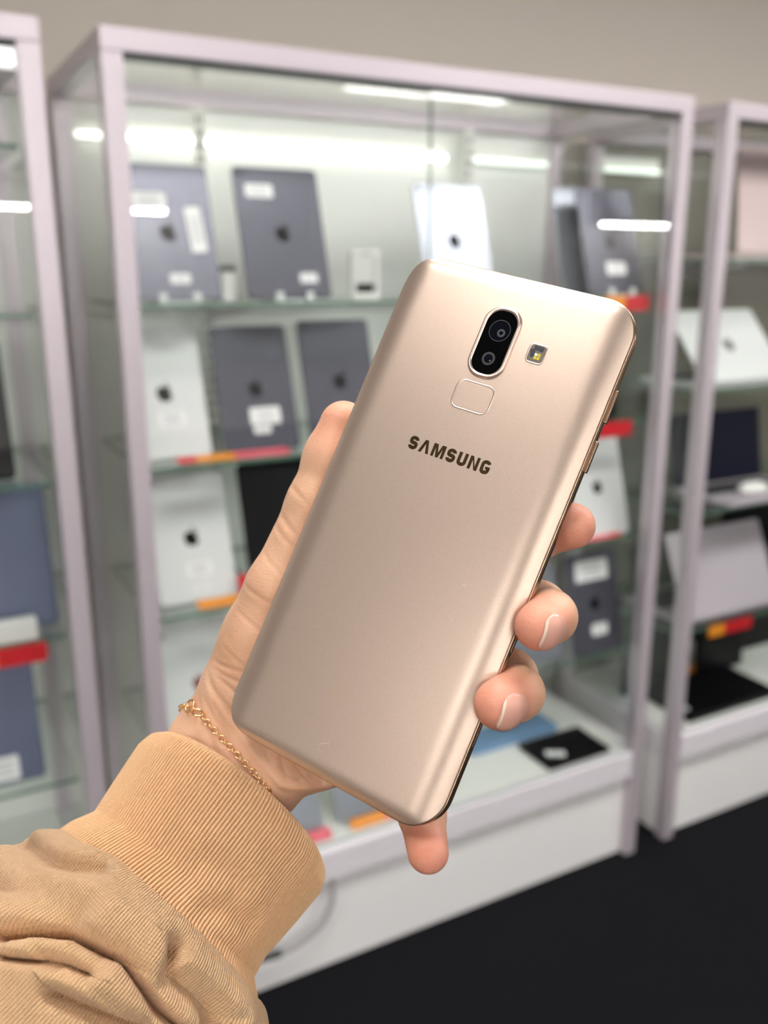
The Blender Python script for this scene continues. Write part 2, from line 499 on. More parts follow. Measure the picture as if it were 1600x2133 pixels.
# second shelf
tablet(.466, .115, S2, .154, .252, M['tab_white'], 17, 'white tablet with an oval sticker at the left end of the second shelf', [(.05, .30, .055, .030, 0)])
tablet(.645, .105, S2, .160, .250, M['tab_dark'], 17, 'dark grey tablet with a white sticker below its logo, second shelf', [(.08, .28, .064, .034, 0), (.02, .17, .036, .016, 0)])
tablet(.838, .120, S2, .164, .256, M['tab_dark'], 16, 'dark grey tablet without stickers beside the thumb tip, second shelf')
price_tag(.575, .062, S2, .225, .030, [(0, .16, 'tag_red'), (.16, .5, 'tag_orange'), (.5, 1, 'tag_pink')], 'long red, orange and pink price tag flat on the second shelf', lean=78)
# third shelf
tablet(.500, .105, S3, .158, .256, M['tab_white'], 18, 'white tablet with a pale oval sticker beside the wrist, third shelf', [(.04, .25, .052, .030, 0), (.04, .10, .034, .016, 0)])
tablet(.700, .110, S3, .180, .262, M['tab_black'], 15, 'black tablet behind the thumb, third shelf', logo=None, cam=False)
price_tag(.565, .058, S3, .16, .030, [(0, 1, 'tag_orange')], 'orange price tag flat on the third shelf near the wrist', lean=75)
price_tag(.607, .085, S3, .06, .045, [(0, 1, 'tag_red')], 'red card standing before the black tablet', lean=20)
tablet(1.515, .070, S3, .168, .246, M['tab_white'], 16, 'white tablet right of the index finger, third shelf')
price_tag(1.49, .052, S3, .15, .030, [(0, .75, 'tag_pink'), (.75, 1, 'tag_red')], 'pink price tag flat under the white tablet by the index finger', lean=75)
# tags hanging at the right
price_tag(1.522, .046, S1 - .034, .135, .034, [(0, .45, 'tag_orange'), (.45, 1, 'tag_red')], 'orange and red price tag on the top shelf edge under a dark tablet')
price_tag(1.500, .046, S2 - .036, .125, .036, [(0, 1, 'tag_red')], 'red price tag on the second shelf edge right of the phone')
r = empty('card_reader', (1.55, .13, S2), label='small black card reader on the second shelf right of the phone', cat='reader')
box('housing', (-.02, -.02, 0), (.02, .02, .05), M['darkplastic'], r, bevel=.004)
box('keypad', (-.014, -.0215, .008), (.014, -.0195, .026), M['logo'], r)
box('display', (-.014, -.0215, .03), (.014, -.0195, .044), M['lens_ring'], r)
# fourth shelf
tablet(.500, .105, S4, .158, .240, M['tab_white'], 18, 'white tablet with a dull red logo low behind the wrist', logo='logo_red')
tablet(1.515, .060, S4, .158, .256, M['tab_grey'], 12, 'grey tablet with a wide sticker above and a small one below its logo', [(-.02, .83, .105, .052, 0), (.06, .23, .050, .030, 0)])
tablet(1.345, .080, S4, .150, .240, M['tab_silver'], 14, 'pale silver tablet behind the middle finger, fourth shelf')
# bottom deck
tablet(1.452, .028, DK, .205, .135, M['tab_black'], 88.5, 'black tablet lying flat with a white sticker at the right end of the deck', [(-.22, .36, .05, .026, -30)], logo=None, cam=False, t=.009)
r = empty('flat_box', (1.36, .225, DK), label='flat blue box lying on the deck behind the ring finger', cat='box')
box('lid', (-.14, -.045, .010), (.14, .045, .020), M['bluebox'], r, bevel=.002)
box('tray', (-.137, -.043, 0), (.137, .043, .0098), M['bluebox'], r, bevel=.001)
tablet(.690, .075, DK, .110, .190, M['tab_silver'], 25, 'silver tablet standing low below the palm', logo=None)
tablet(.860, .075, DK, .150, .190, M['tab_silver'], 25, 'wider silver tablet standing low under the phone', logo=None)
price_tag(.715, .040, DK, .075, .028, [(0, 1, 'tag_pink')], 'pink price tag on the deck beside the sleeve cuff', lean=55)
price_tag(.865, .040, DK, .125, .026, [(0, .72, 'tag_orange'), (.72, 1, 'tag_pink')], 'orange price tag on the deck under the phone', lean=55)

# left cabinet
tablet(.100, .10, 1.18, .168, .246, M['tab_black'], 16, 'black tablet at the left picture edge, second shelf of the left cabinet', logo=None, cam=False)
tablet(.128, .11, .90, .210, .270, M['tab_blue'], 13, 'large blue-grey tablet in the left cabinet above the red tag', logo=None, cam=False)
r = empty('gift_box', (.135, .066, .9004), label='small white box lying before the large blue-grey tablet', cat='box')
box('lid', (-.052, -.014, .018), (.052, .014, .036), M['whiteplastic'], r, bevel=.002)
box('tray', (-.051, -.013, 0), (.051, .013, .0178), M['whiteplastic'], r, bevel=.001)
price_tag(.128, .040, .90 - .040, .14, .036, [(0, .4, 'tag_orange'), (.4, 1, 'tag_red')], 'red price tag with an orange end on a shelf edge of the left cabinet')
tablet(.092, .085, .61, .175, .250, M['tab_blue'], 15, 'blue-grey tablet with a white sticker under the red tag', [(.10, .12, .05, .045, 0)], logo=None)

# right cabinet
def laptop(x, y, z, w, d, lid_m, label, angle, yaw=0, logo=None, base_m=None, face=False, deck=None):
    """open laptop seen from behind its lid, or from the front when face is set; angle = lean of the lid"""
    r = empty('laptop', (x, y, z), (0, 0, math.radians(yaw)), label, 'laptop', 'laptops in the right cabinet')
    a = math.radians(90 - angle)
    sgn = -1 if face else 1
    y0, y1 = (-d, 0) if face else (0.004, d)
    box('base', (-w / 2, y0, .002), (w / 2, y1, .014), base_m or lid_m, r, bevel=.003)
    kb = bmesh.new()
    for i in range(4):
        for j in range(11):
            kx = -w * .42 + j * w * .077; ky = (y0 + y1) / 2 + (i - .3) * d * .11
            bm_box(kb, (kx, ky, .0141), (kx + w * .064, ky + d * .085, .0155))
    k = bm_obj('keyboard', kb, M['darkplastic'], r); k['kind'] = 'stuff'
    lid = rslab('lid', w / 2, d / 2, -.003, .003, .010, lid_m, r, bev=.001, n=5, cy=d / 2)
    lid.matrix_local = Matrix.Translation((0, 0, .016)) @ Matrix.Rotation(a, 4, 'X')
    if face:
        rslab('screen', w / 2 - .008, d / 2 - .010, .0028, .0036, .004, M['tab_navy'], lid, bev=.0001, n=3, cy=d / 2)
    else:
        rslab('screen', w / 2 - .008, d / 2 - .010, -.0036, -.0028, .004, M['phone_glass'], lid, bev=.0001, n=3, cy=d / 2)
    if logo:
        flat_poly('logo', [[(px * .042, d / 2 + py * .042) for px, py in q] for q in (APPLE, LEAF)], .0028, .0034, M[logo], lid)
    return r
laptop(2.10, .10, 1.56, .34, .255, M['pink'], 'rose coloured laptop lid upright on the top shelf of the right cabinet', 6, logo='logo_grey')
laptop(1.965, .06, 1.24, .31, .225, M['tab_white'], 'white laptop leaning far back with a small grey logo', 40, logo='logo_grey')
laptop(2.11, .245, .92, .36, .205, M['tab_navy'], 'dark navy laptop open towards us with a navy screen', 10, face=True, base_m=M['lilac'])
r = empty('computer_mouse', (2.09, .105, .936), label='white rounded computer mouse before the navy laptop', cat='mouse')
bm = bmesh.new(); bmesh.ops.create_uvsphere(bm, u_segments=24, v_segments=12, radius=1)
for v_ in bm.verts:
    v_.co = Vector((v_.co.x * .055, v_.co.y * .032, (v_.co.z * .024 if v_.co.z > 0 else v_.co.z * .006) + .006))
bm_obj('shell', bm, M['whiteplastic'], r, smooth=True)
box('wheel', (-.012, -.003, .026), (.006, .003, .032), M['print'], r, bevel=.001)
laptop(2.015, .07, .59, .37, .245, M['lilac'], 'silver lilac laptop leaning back above the red tag', 24)
price_tag(1.985, .046, .59 - .034, .17, .034, [(0, .35, 'tag_orange'), (.35, 1, 'tag_red')], 'red and orange price tag on the lowest shelf edge of the right cabinet')
tablet(2.38, .30, .59, .30, .30, M['tab_black'], 4, 'tall black screen behind the silver lilac laptop', logo=None, cam=False, cat='screen', group='black screens in the right cabinet', name='screen_panel', t=.02)
tablet(1.900, .255, DK, .19, .25, M['tab_black'], 6, 'black screen standing on the right cabinet\'s deck, seen between the two white posts', logo=None, cam=False, cat='screen', group='black screens in the right cabinet', name='screen_panel', t=.02)
tablet(2.205, .255, DK, .19, .25, M['tab_black'], 6, 'narrow black screen standing behind the closed black laptop', logo=None, cam=False, cat='screen', group='black screens in the right cabinet', name='screen_panel', t=.02)
tablet(2.50, .33, DK, .34, .25, M['tab_black'], 6, 'wide black screen at the right picture edge on the right cabinet\'s deck', logo=None, cam=False, cat='screen', group='black screens in the right cabinet', name='screen_panel', t=.02)
tablet(2.03, .040, DK, .36, .20, M['tab_black'], 89, 'black laptop lying closed on the right cabinet\'s deck', [(-.44, .22, .03, .02, 0)], logo=None, cam=False, cat='laptop', group='laptops in the right cabinet', name='closed_laptop', t=.02)
price_tag(2.11, .262, DK, .14, .028, [(0, .7, 'tag_orange'), (.7, 1, 'tag_red')], 'orange price tag on the deck behind the closed black laptop', lean=40)
# white corner bracket of the right cabinet deck seen as a pale bar
# cable in front of the plinth
pts = [(.735, .012, .236), (.733, .004, .262)]
P0 = [(.735, .012, .232), (.731, -.004, .225), (.724, -.012, .195), (.708, -.016, .168), (.688, -.017, .146), (.660, -.017, .130), (.632, -.016, .119), (.600, -.014, .113), (.571, -.010, .112), (.53, -.004, .108), (.50, .010, .100)]
cb = empty('cable', (.62, -.01, .0), label='grey cable hanging in a curve before the middle cabinet\'s plinth', cat='cable')
c1 = tube('cord', P0, .0055, M['cable'], cb, sides=10); c1.location = -cb.location
c2 = tube('plug', [(.60, -.014, .113), (.571, -.010, .112), (.548, -.006, .110)], [.0085, .0085, .007], M['darkplastic'], cb, sides=10); c2.location = -cb.location

# ==================================================================== the phone
PH = Matrix(((0.49191, 0.46691, -0.73486, 0.13537352), (-0.84657, 0.05939, -0.52895, -1.34834659), (-0.20332, 0.88231, 0.42448, 1.46167337), (0, 0, 0, 1)))
MM = 0.001

def gold(name, rgb, rough, metal, flake=0.0, bump=0.0):
    m, n, l, p = new_mat(name)
    c = srgb(*rgb)
    p.inputs['Base Color'].default_value = c
    p.inputs['Roughness'].default_value = rough
    p.inputs['Metallic'].default_value = metal
    tc = n.new('ShaderNodeTexCoord')
    nz = n.new('ShaderNodeTexNoise')
    nz.inputs['Scale'].default_value = 2600
    nz.inputs['Detail'].default_value = 2
    l.new(tc.outputs['Object'], nz.inputs['Vector'])
    if flake:
        mx = n.new('ShaderNodeMix'); mx.data_type = 'RGBA'
        mx.inputs[6].default_value = [v * (1 - flake) for v in c[:3]] + [1]
        mx.inputs[7].default_value = [min(1, v * (1 + flake)) for v in c[:3]] + [1]
        l.new(nz.outputs['Fac'], mx.inputs[0]); l.new(mx.outputs[2], p.inputs['Base Color'])
    if bump:
        b = n.new('ShaderNodeBump'); b.inputs['Strength'].default_value = bump; b.inputs['Distance'].default_value = 0.00008
        l.new(nz.outputs['Fac'], b.inputs['Height']); l.new(b.outputs['Normal'], p.inputs['Normal'])
    return m
M['gold'] = gold('phone_gold_back', (212, 190, 173), 0.36, 0.72, flake=0.10, bump=0.12)
M['gold_frame'] = gold('phone_gold_frame', (204, 172, 146), 0.24, 0.95)
M['gold_bezel'] = gold('phone_gold_bezel', (242, 218, 204), 0.30, 0.85)
M['lens'] = mat('lens_dark', (10, 12, 22), 0.05, spec=0.8)
M['lens_dot'] = mat('lens_dot', (120, 124, 130), 0.2, metal=0.6)
M['flash_bed'] = mat('flash_reflector', (120, 114, 104), 0.25, metal=0.8)
M['flash_led'] = mat('flash_yellow', (226, 206, 30), 0.35)
M['flash_white'] = mat('flash_white', (245, 240, 220), 0.3)
M['letter'] = gold('letter_bronze', (84, 66, 40), 0.3, 0.85)
M['mark'] = gold('mark_faint', (214, 186, 158), 0.33, 0.72)

def build_phone():
    root = empty('mobile_phone', label='gold mobile phone held upright by the hand with its back towards us', cat='phone')
    root.matrix_world = PH
    W2, H2, RC = 37.85, 79.6, 11.5
    def ring(d, z=None, nc=14, nl=40, ns=20):
        hx, hy, r = W2 - d, H2 - d, max(RC - d, 1.2)
        pts = []
        arcs = ((hx - r, hy - r, 0), (-hx + r, hy - r, 90), (-hx + r, -hy + r, 180), (hx - r, -hy + r, 270))
        for k, (cx, cy, a0) in enumerate(arcs):
            for i in range(nc + 1):
                a = math.radians(a0 + 90 * i / nc)
                pts.append((cx + r * math.cos(a), cy + r * math.sin(a)))
            nx = arcs[(k + 1) % 4]
            a = math.radians(a0 + 90)
            p0 = (cx + r * math.cos(a), cy + r * math.sin(a))
            p1 = (nx[0] + r * math.cos(math.radians(nx[2])), nx[1] + r * math.sin(math.radians(nx[2])))
            m_ = ns if k in (0, 2) else nl
            for i in range(1, m_):
                pts.append((p0[0] + (p1[0] - p0[0]) * i / m_, p0[1] + (p1[1] - p0[1]) * i / m_))
        out = []
        for x, y in pts:
            if z is None:
                ex = max(0.0, (abs(x) - (W2 - 9.5)) / 9.5)
                ey = max(0.0, (abs(y) - (H2 - 5.5)) / 5.5)
                zz = 4.1 - 2.7 * min(1.0, ex ** 2.5 + 0.9 * ey ** 3)
            else:
                zz = z
            out.append((x * MM, y * MM, zz * MM))
        return out
    v, f = loft_rings([ring(0.5, 1.0), ring(0.5), ring(0.62), ring(0.85), ring(1.3), ring(2.0), ring(2.8), ring(3.7), ring(4.7), ring(5.8), ring(7.0), ring(8.3), ring(9.8), ring(12)], False, True)
    mesh_obj('back_cover', v, f, M['gold'], root, smooth=True)
    prof = [(0.62, 0.95), (0.44, 1.0), (0.40, 1.3), (0.28, 1.36), (0.05, 1.1), (-0.03, 0.75), (0.0, 0.55), (0.18, 0.45), (0.18, 0.3), (-0.02, 0.2), (-0.1, -0.6), (-0.1, -1.6), (0.0, -2.3), (0.3, -2.75), (1.2, -2.9)]
    v, f = loft_rings([ring(d, z) for d, z in prof], False, False)
    mesh_obj('side_frame', v, f, M['gold_frame'], root, smooth=True)
    v, f = loft_rings([ring(0.5, -2.8), ring(0.55, -3.3), ring(1.2, -3.8), ring(2.4, -4.1), ring(6, -4.1)], False, True)
    mesh_obj('screen_glass', v, f, M['phone_glass'], root, smooth=True)

    # camera window
    def rr(hx, hy, r, cx, cy, z, n=14):
        return [((cx + x) * MM, (cy + y) * MM, z * MM) for x, y in rrect(hx, hy, r, n)]
    cy = 57.4
    v, f = loft_rings([rr(6.1, 11.25, 5.2, 0, cy, 4.0), rr(5.95, 11.05, 5.1, 0, cy, 4.6), rr(5.6, 10.75, 4.9, 0, cy, 4.95), rr(5.1, 10.25, 4.5, 0, cy, 4.95), rr(4.75, 9.85, 4.2, 0, cy, 4.45)], False, False)
    bz = mesh_obj('camera_bezel', v, f, M['gold_bezel'], root, smooth=True)
    bz['label'] = 'raised pale gold rim around the two camera lenses'
    cw = mesh_obj('camera_window', *loft_rings([rr(4.95, 10.05, 4.3, 0, cy, 4.1), rr(4.95, 10.05, 4.3, 0, cy, 4.55)], False, True), M['phone_glass'], root)
    cw['label'] = 'black glass window of the cameras'
    def disc(name, cx, cyy, r, z0, z1, m, parent, r_in=0.0, n=32):
        if r_in > 0:
            rs = []
            for rr_, z in ((r, z0), (r, z1), (r_in, z1), (r_in, z0)):
                rs.append([((cx + rr_ * math.cos(2 * math.pi * k / n)) * MM, (cyy + rr_ * math.sin(2 * math.pi * k / n)) * MM, z * MM) for k in range(n)])
            vv, ff = loft_rings(rs, False, False)
        else:
            rs = [[((cx + r * math.cos(2 * math.pi * k / n)) * MM, (cyy + r * math.sin(2 * math.pi * k / n)) * MM, z * MM) for k in range(n)] for z in (z0, z1)]
            vv, ff = loft_rings(rs, False, True)
        return mesh_obj(name, vv, ff, m, parent)
    disc('lens_ring', 0.2, 61.2, 3.35, 4.5, 4.6, M['lens_ring'], cw, 3.15)
    disc('lens', 0.2, 61.2, 3.1, 4.5, 4.57, M['lens'], cw)
    disc('lens_iris', 0.9, 60.6, 1.25, 4.5, 4.59, M['lens_ring'], cw, 0.6)
    disc('lens_ring', 0.2, 52.3, 2.05, 4.5, 4.6, M['lens_ring'], cw, 1.35)
    disc('lens', 0.3, 52.5, 1.35, 4.5, 4.58, M['lens'], cw)
    disc('lens_glint', 0.9, 51.8, 0.28, 4.5, 4.6, M['lens_dot'], cw, n=12)
    # flash
    fl = rslab('flash_window', 2.4 * MM, 2.5 * MM, 4.0 * MM, 4.14 * MM, 1.1 * MM, M['flash_bed'], root, bev=0.00004, cx=13.4 * MM, cy=57.5 * MM)
    v, f = loft_rings([rr(2.9, 3.0, 1.5, 13.4, 57.5, 4.05), rr(2.85, 2.95, 1.45, 13.4, 57.5, 4.28), rr(2.45, 2.55, 1.15, 13.4, 57.5, 4.2), rr(2.4, 2.5, 1.1, 13.4, 57.5, 4.05)], False, False)
    mesh_obj('flash_rim', v, f, M['gold_bezel'], fl, smooth=True)
    for q, (dx, dy) in enumerate(((-0.15, -1.2), (0.85, -1.2), (0.85, -0.2))):
        rslab('flash_led', 0.43 * MM, 0.43 * MM, 4.12 * MM, 4.22 * MM, 0.1 * MM, M['flash_led'], fl, bev=0.00003, n=2, cx=(13.5 + dx) * MM, cy=(57.5 + dy) * MM)
    rslab('flash_led', 0.43 * MM, 0.43 * MM, 4.12 * MM, 4.22 * MM, 0.1 * MM, M['flash_white'], fl, bev=0.00003, n=2, cx=13.35 * MM, cy=57.3 * MM)
    rslab('flash_mirror', 0.7 * MM, 1.2 * MM, 4.12 * MM, 4.2 * MM, 0.1 * MM, M['lens_ring'], fl, bev=0.00003, n=2, cx=12.2 * MM, cy=57.6 * MM, rot=0.3)
    rslab('flash_mirror', 1.5 * MM, 0.7 * MM, 4.12 * MM, 4.2 * MM, 0.1 * MM, M['lens_ring'], fl, bev=0.00003, n=2, cx=13.6 * MM, cy=59.2 * MM, rot=-0.1)
    # fingerprint pad
    fy = 40.15
    v, f = loft_rings([rr(6.35, 4.6, 2.6, 0, fy, 4.0), rr(6.3, 4.55, 2.6, 0, fy, 4.22), rr(5.95, 4.2, 2.3, 0, fy, 4.22), rr(5.7, 3.95, 2.1, 0, fy, 4.02), rr(5.4, 3.65, 1.9, 0, fy, 3.95)], False, False)
    fp = mesh_obj('sensor_rim', v, f, M['gold_bezel'], root, smooth=True)
    fp['label'] = 'shiny groove around the fingerprint pad'
    rslab('fingerprint_pad', 5.75 * MM, 4.0 * MM, 3.9 * MM, 4.13 * MM, 2.1 * MM, M['gold'], root, bev=0.0001, n=14, cy=fy * MM)

    # lettering, each glyph from straight strokes and arcs; cap height 1, x grows right
    def arc(cx, cy, rx, ry, a0, a1, n=10):
        return [(cx + rx * math.cos(math.radians(a0 + (a1 - a0) * k / n)), cy + ry * math.sin(math.radians(a0 + (a1 - a0) * k / n))) for k in range(n + 1)]
    def stroke(path, wd):
        """thick ribbon as a quad strip"""
        pts = [Vector((x, y)) for x, y in path]
        Lf, Rt = [], []
        for i, p in enumerate(pts):
            a = pts[max(0, i - 1)]; b = pts[min(len(pts) - 1, i + 1)]
            t = (b - a).normalized(); nn = Vector((-t.y, t.x))
            Lf.append(p + nn * wd / 2); Rt.append(p - nn * wd / 2)
        quads = []
        for i in range(len(pts) - 1):
            quads.append([tuple(Rt[i]), tuple(Rt[i + 1]), tuple(Lf[i + 1]), tuple(Lf[i])])
        return quads
    T = 0.27
    def gS():
        x0, x1 = 0.13, 0.66
        cx = (x0 + x1) / 2
        p = arc(cx, 0.72, (x1 - x0) / 2, 0.165, 0, 180) + arc(cx, 0.60, (x1 - x0) / 2, 0.10, 190, 262, 5)
        p += arc(cx, 0.40, (x1 - x0) / 2, 0.10, 82, 0, 5) + arc(cx, 0.28, (x1 - x0) / 2, 0.165, -5, -180)
        return stroke(p, T), 0.79
    def gA():
        return [[(0, 0), (0.26, 0), (0.47, 0.72), (0.47, 1), (0.33, 1)], [(0.68, 0), (0.94, 0), (0.61, 1), (0.47, 1), (0.47, 0.72)]], 0.94
    def gM():
        return [[(0, 0), (0.24, 0), (0.24, 1), (0, 1)], [(0.88, 0), (1.12, 0), (1.12, 1), (0.88, 1)],
                [(0.24, 1), (0.24, 0.72), (0.45, 0), (0.56, 0), (0.56, 0.36), (0.37, 1)], [(0.56, 0.36), (0.56, 0), (0.67, 0), (0.88, 0.72), (0.88, 1), (0.75, 1)]], 1.12
    def gU():
        p = [(0.135, 1.0), (0.135, 0.3)] + arc(0.4, 0.3, 0.265, 0.175, 180, 360, 12) + [(0.665, 1.0)]
        return stroke(p, T), 0.80
    def gN():
        return [[(0, 0), (0.25, 0), (0.25, 1), (0, 1)], [(0.59, 0), (0.84, 0), (0.84, 1), (0.59, 1)],
                [(0.25, 1), (0.25, 0.72), (0.59, 0), (0.59, 0.28)]], 0.84
    def gG():
        p = arc(0.4, 0.72, 0.265, 0.165, 10, 180, 10) + arc(0.4, 0.28, 0.265, 0.165, 180, 360, 10) + [(0.665, 0.5)]
        return stroke(p, T) + [[(0.40, 0.36), (0.8, 0.36), (0.8, 0.56), (0.40, 0.56)]], 0.80
    glyphs = [gS, gA, gM, gS, gU, gN, gG]
    gap = 0.20
    total = sum(g()[1] for g in glyphs) + gap * 6
    width, height = 27.0, 4.0
    sx = width / total
    polys = []
    x = 0
    for g in glyphs:
        ps, adv = g()
        for q in ps:
            polys.append([((-13.5 + (x + a) * sx) * MM, (19.75 + b * height) * MM) for a, b in q])
        x += adv + gap
    o = flat_poly('lettering', polys, 4.05 * MM, 4.16 * MM, M['letter'], root)
    o['label'] = 'dark bronze raised lettering below the fingerprint pad'
    # faint triangle mark and two hairline scratches near the bottom
    def ribbon(path, wd):
        return [[(a * MM, b * MM) for a, b in q] for q in stroke(path, wd)]
    flat_poly('compliance_mark', ribbon([(-6.2, -55.6), (-3.4, -50.8), (-0.6, -55.6)], 0.28) + ribbon([(-6.2, -55.6), (-0.6, -55.6)], 0.28), 4.06 * MM, 4.125 * MM, M['mark'], root)
    flat_poly('scratch', ribbon([(-3.2, -70.6), (-2.4, -69.7), (-1.2, -69.1), (-0.2, -68.9)], 0.14), 4.06 * MM, 4.13 * MM, M['gold_bezel'], root)
    flat_poly('scratch', ribbon([(19.0, -12.0), (20.2, -11.6)], 0.16), 4.06 * MM, 4.13 * MM, M['gold_bezel'], root)
    # side keys
    for y0, y1 in ((44.9, 54.8), (30.0, 39.5)):
        box('volume_key', (37.7 * MM, y0 * MM, -1.75 * MM), (38.75 * MM, y1 * MM, 0.1 * MM), M['gold_frame'], root, bevel=0.00035, seg=3, smooth=False)
    for y0, y1 in ((-24, -4), (-52, -32)):
        box('card_tray', (37.85 * MM, y0 * MM, -1.5 * MM), (38.05 * MM, y1 * MM, -0.1 * MM), M['gold_frame'], root, bevel=0.00008, seg=1)
    return root
phone = build_phone()

# ==================================================================== hand
def cone_d(P, a, b, ra, rb):
    a = np.array(a, np.float32); b = np.array(b, np.float32)
    ba = b - a
    pa = P - a
    h = np.clip((pa @ ba) / max(float(ba @ ba), 1e-9), 0, 1)
    return np.linalg.norm(pa - h[..., None] * ba, axis=-1) - (ra + (rb - ra) * h)

def smin(a, b, k):
    h = np.clip(k - np.abs(a - b), 0, None) / k
    return np.minimum(a, b) - h * h * k * 0.25

# joints in phone-local millimetres
FINGERS = {
    'index': ([(-24, -12, -20), (10, 4, -26), (27, 11.0, -17.5), (37.6, 16.0, -11.8)], [10.5, 8.6, 7.4, 6.7]),
    'middle': ([(-8, -27, -21), (34, -10.5, -25), (42.6, -10.8, -7.0), (43.6, -14.3, 3.6)], [10.5, 8.8, 7.2, 6.6]),
    'ring': ([(-5, -45, -21), (33, -33, -26), (41.8, -34.2, -7.5), (41.9, -37.8, 5.0)], [10.5, 8.8, 7.4, 6.9]),
    'pinky': ([(1, -61, -19), (14, -66, -26), (27.2, -78.0, -14.5), (36.0, -84.8, -5.6)], [9.5, 7.8, 6.7, 5.8]),
}
PALM = [((-49, -94, -22), (-34, -99, -23), 13.8, 13.8),
        ((-49, -94, -22), (-45.5, -73, -20.5), 13.8, 13.6),
        ((-45.5, -73, -20.5), (-44.0, -54, -17.5), 13.6, 13.2),
        ((-45, -70, -22), (-24, -12, -20), 13, 11),
        ((-42, -85, -24), (-8, -27, -21), 13, 11.5),
        ((-36, -90, -24), (-5, -45, -21), 13, 12),
        ((-34, -97, -23), (-9, -74, -19), 12.0, 11.5),
        ((-14, -75, -20), (1, -61, -19), 11, 10.5),
        ((-43, -54, -18), (-26, -34, -20), 13, 12),
        ((-49, -94, -22), (-52, -150, -4), 13.8, 18),
        ((-34, -99, -23), (-36, -160, -8), 13.8, 18)]
THUMB = ([(-44.0, -54, -17.5), (-44.0, -36, -11.0), (-43.0, -6, -9.2), (-43.6, 10, -8.8), (-44.2, 21.5, -8.6)], [13.2, 10.8, 8.8, 8.7, 7.8])

def hand_sdf(P):
    D = None
    for a, b, ra, rb in PALM:
        d = cone_d(P, a, b, ra, rb)
        D = d if D is None else smin(D, d, 9.0)
    pts, rs = THUMB
    t = None
    for i in range(len(pts) - 1):
        d = cone_d(P, pts[i], pts[i + 1], rs[i], rs[i + 1])
        t = d if t is None else smin(t, d, 4.0)
    D = smin(D, t, 9.0)
    E = D
    for k, (pts, rs) in FINGERS.items():
        t = None
        for i in range(len(pts) - 1):
            d = cone_d(P, pts[i], pts[i + 1], rs[i], rs[i + 1])
            t = d if t is None else smin(t, d, 3.0)
        E = np.minimum(E, smin(D, t, 6.0))
    return E

def surface_nets(F, org, h):
    S = F < 0
    nx, ny, nz = F.shape
    def c(dx, dy, dz, A):
        return A[dx:nx - 1 + dx, dy:ny - 1 + dy, dz:nz - 1 + dz]
    cnt = sum(c(i, j, k, S).astype(np.int8) for i in (0, 1) for j in (0, 1) for k in (0, 1))
    act = (cnt > 0) & (cnt < 8)
    I = np.argwhere(act)
    idx = -np.ones(act.shape, np.int64)
    idx[act] = np.arange(len(I))
    acc = np.zeros((len(I), 3)); num = np.zeros(len(I))
    cor = [(i, j, k) for i in (0, 1) for j in (0, 1) for k in (0, 1)]
    val = {q: F[I[:, 0] + q[0], I[:, 1] + q[1], I[:, 2] + q[2]].astype(np.float64) for q in cor}
    for q in cor:
        for ax in range(3):
            if q[ax] == 0:
                r = list(q); r[ax] = 1; r = tuple(r)
                a, b = val[q], val[r]
                m = (a < 0) != (b < 0)
                t = np.where(m, a / np.where(m, a - b, 1), 0)
                p = np.tile(np.array(q, float), (len(I), 1)); p[:, ax] += t
                acc[m] += p[m]; num[m] += 1
    V = (I + acc / num[:, None]) * h + org
    faces = []
    for ax in range(3):
        o1, o2 = (ax + 1) % 3, (ax + 2) % 3
        sl0 = [slice(None)] * 3; sl1 = [slice(None)] * 3
        sl0[ax] = slice(0, F.shape[ax] - 1); sl1[ax] = slice(1, None)
        a, b = S[tuple(sl0)], S[tuple(sl1)]
        m = a != b
        # interior only
        q = np.argwhere(m)
        q = q[(q[:, o1] > 0) & (q[:, o2] > 0) & (q[:, o1] < F.shape[o1] - 1) & (q[:, o2] < F.shape[o2] - 1)]
        d1 = np.zeros(3, int); d1[o1] = 1
        d2 = np.zeros(3, int); d2[o2] = 1
        g = lambda r: idx[r[:, 0], r[:, 1], r[:, 2]]
        quad = np.stack([g(q - d1 - d2), g(q - d2), g(q), g(q - d1)], 1)
        flip = ~a[q[:, 0], q[:, 1], q[:, 2]]
        quad[flip] = quad[flip][:, ::-1]
        faces.append(quad)
    return V, np.concatenate(faces)

def seg_dist(P, path, frac=False):
    """distance of points to a polyline; with frac also where along it (0 to 1)"""
    path = np.array(path, float)
    best = np.full(len(P), 1e9); at = np.zeros(len(P))
    n = len(path) - 1
    for i, (a, b) in enumerate(zip(path[:-1], path[1:])):
        ba = b - a
        h = np.clip(((P - a) @ ba) / max(ba @ ba, 1e-12), 0, 1)
        d = np.linalg.norm(P - a - h[:, None] * ba, axis=1)
        m = d < best
        best[m] = d[m]; at[m] = (i + h[m]) / n
    return (best, at) if frac else best

def grid_mesh_fast(name, V, F, m, parent, smooth=True):
    me = bpy.data.meshes.new(name)
    me.vertices.add(len(V)); me.vertices.foreach_set('co', np.asarray(V, np.float32).ravel())
    nl = F.shape[0] * F.shape[1]
    me.loops.add(nl); me.loops.foreach_set('vertex_index', F.astype(np.int32).ravel())
    me.polygons.add(len(F))
    me.polygons.foreach_set('loop_start', np.arange(0, nl, F.shape[1], dtype=np.int32))
    me.update(calc_edges=True)
    me.polygons.foreach_set('use_smooth', np.ones(len(F), bool))
    me.materials.append(m)
    me.validate()
    o = bpy.data.objects.new(name, me)
    return link(o, parent)

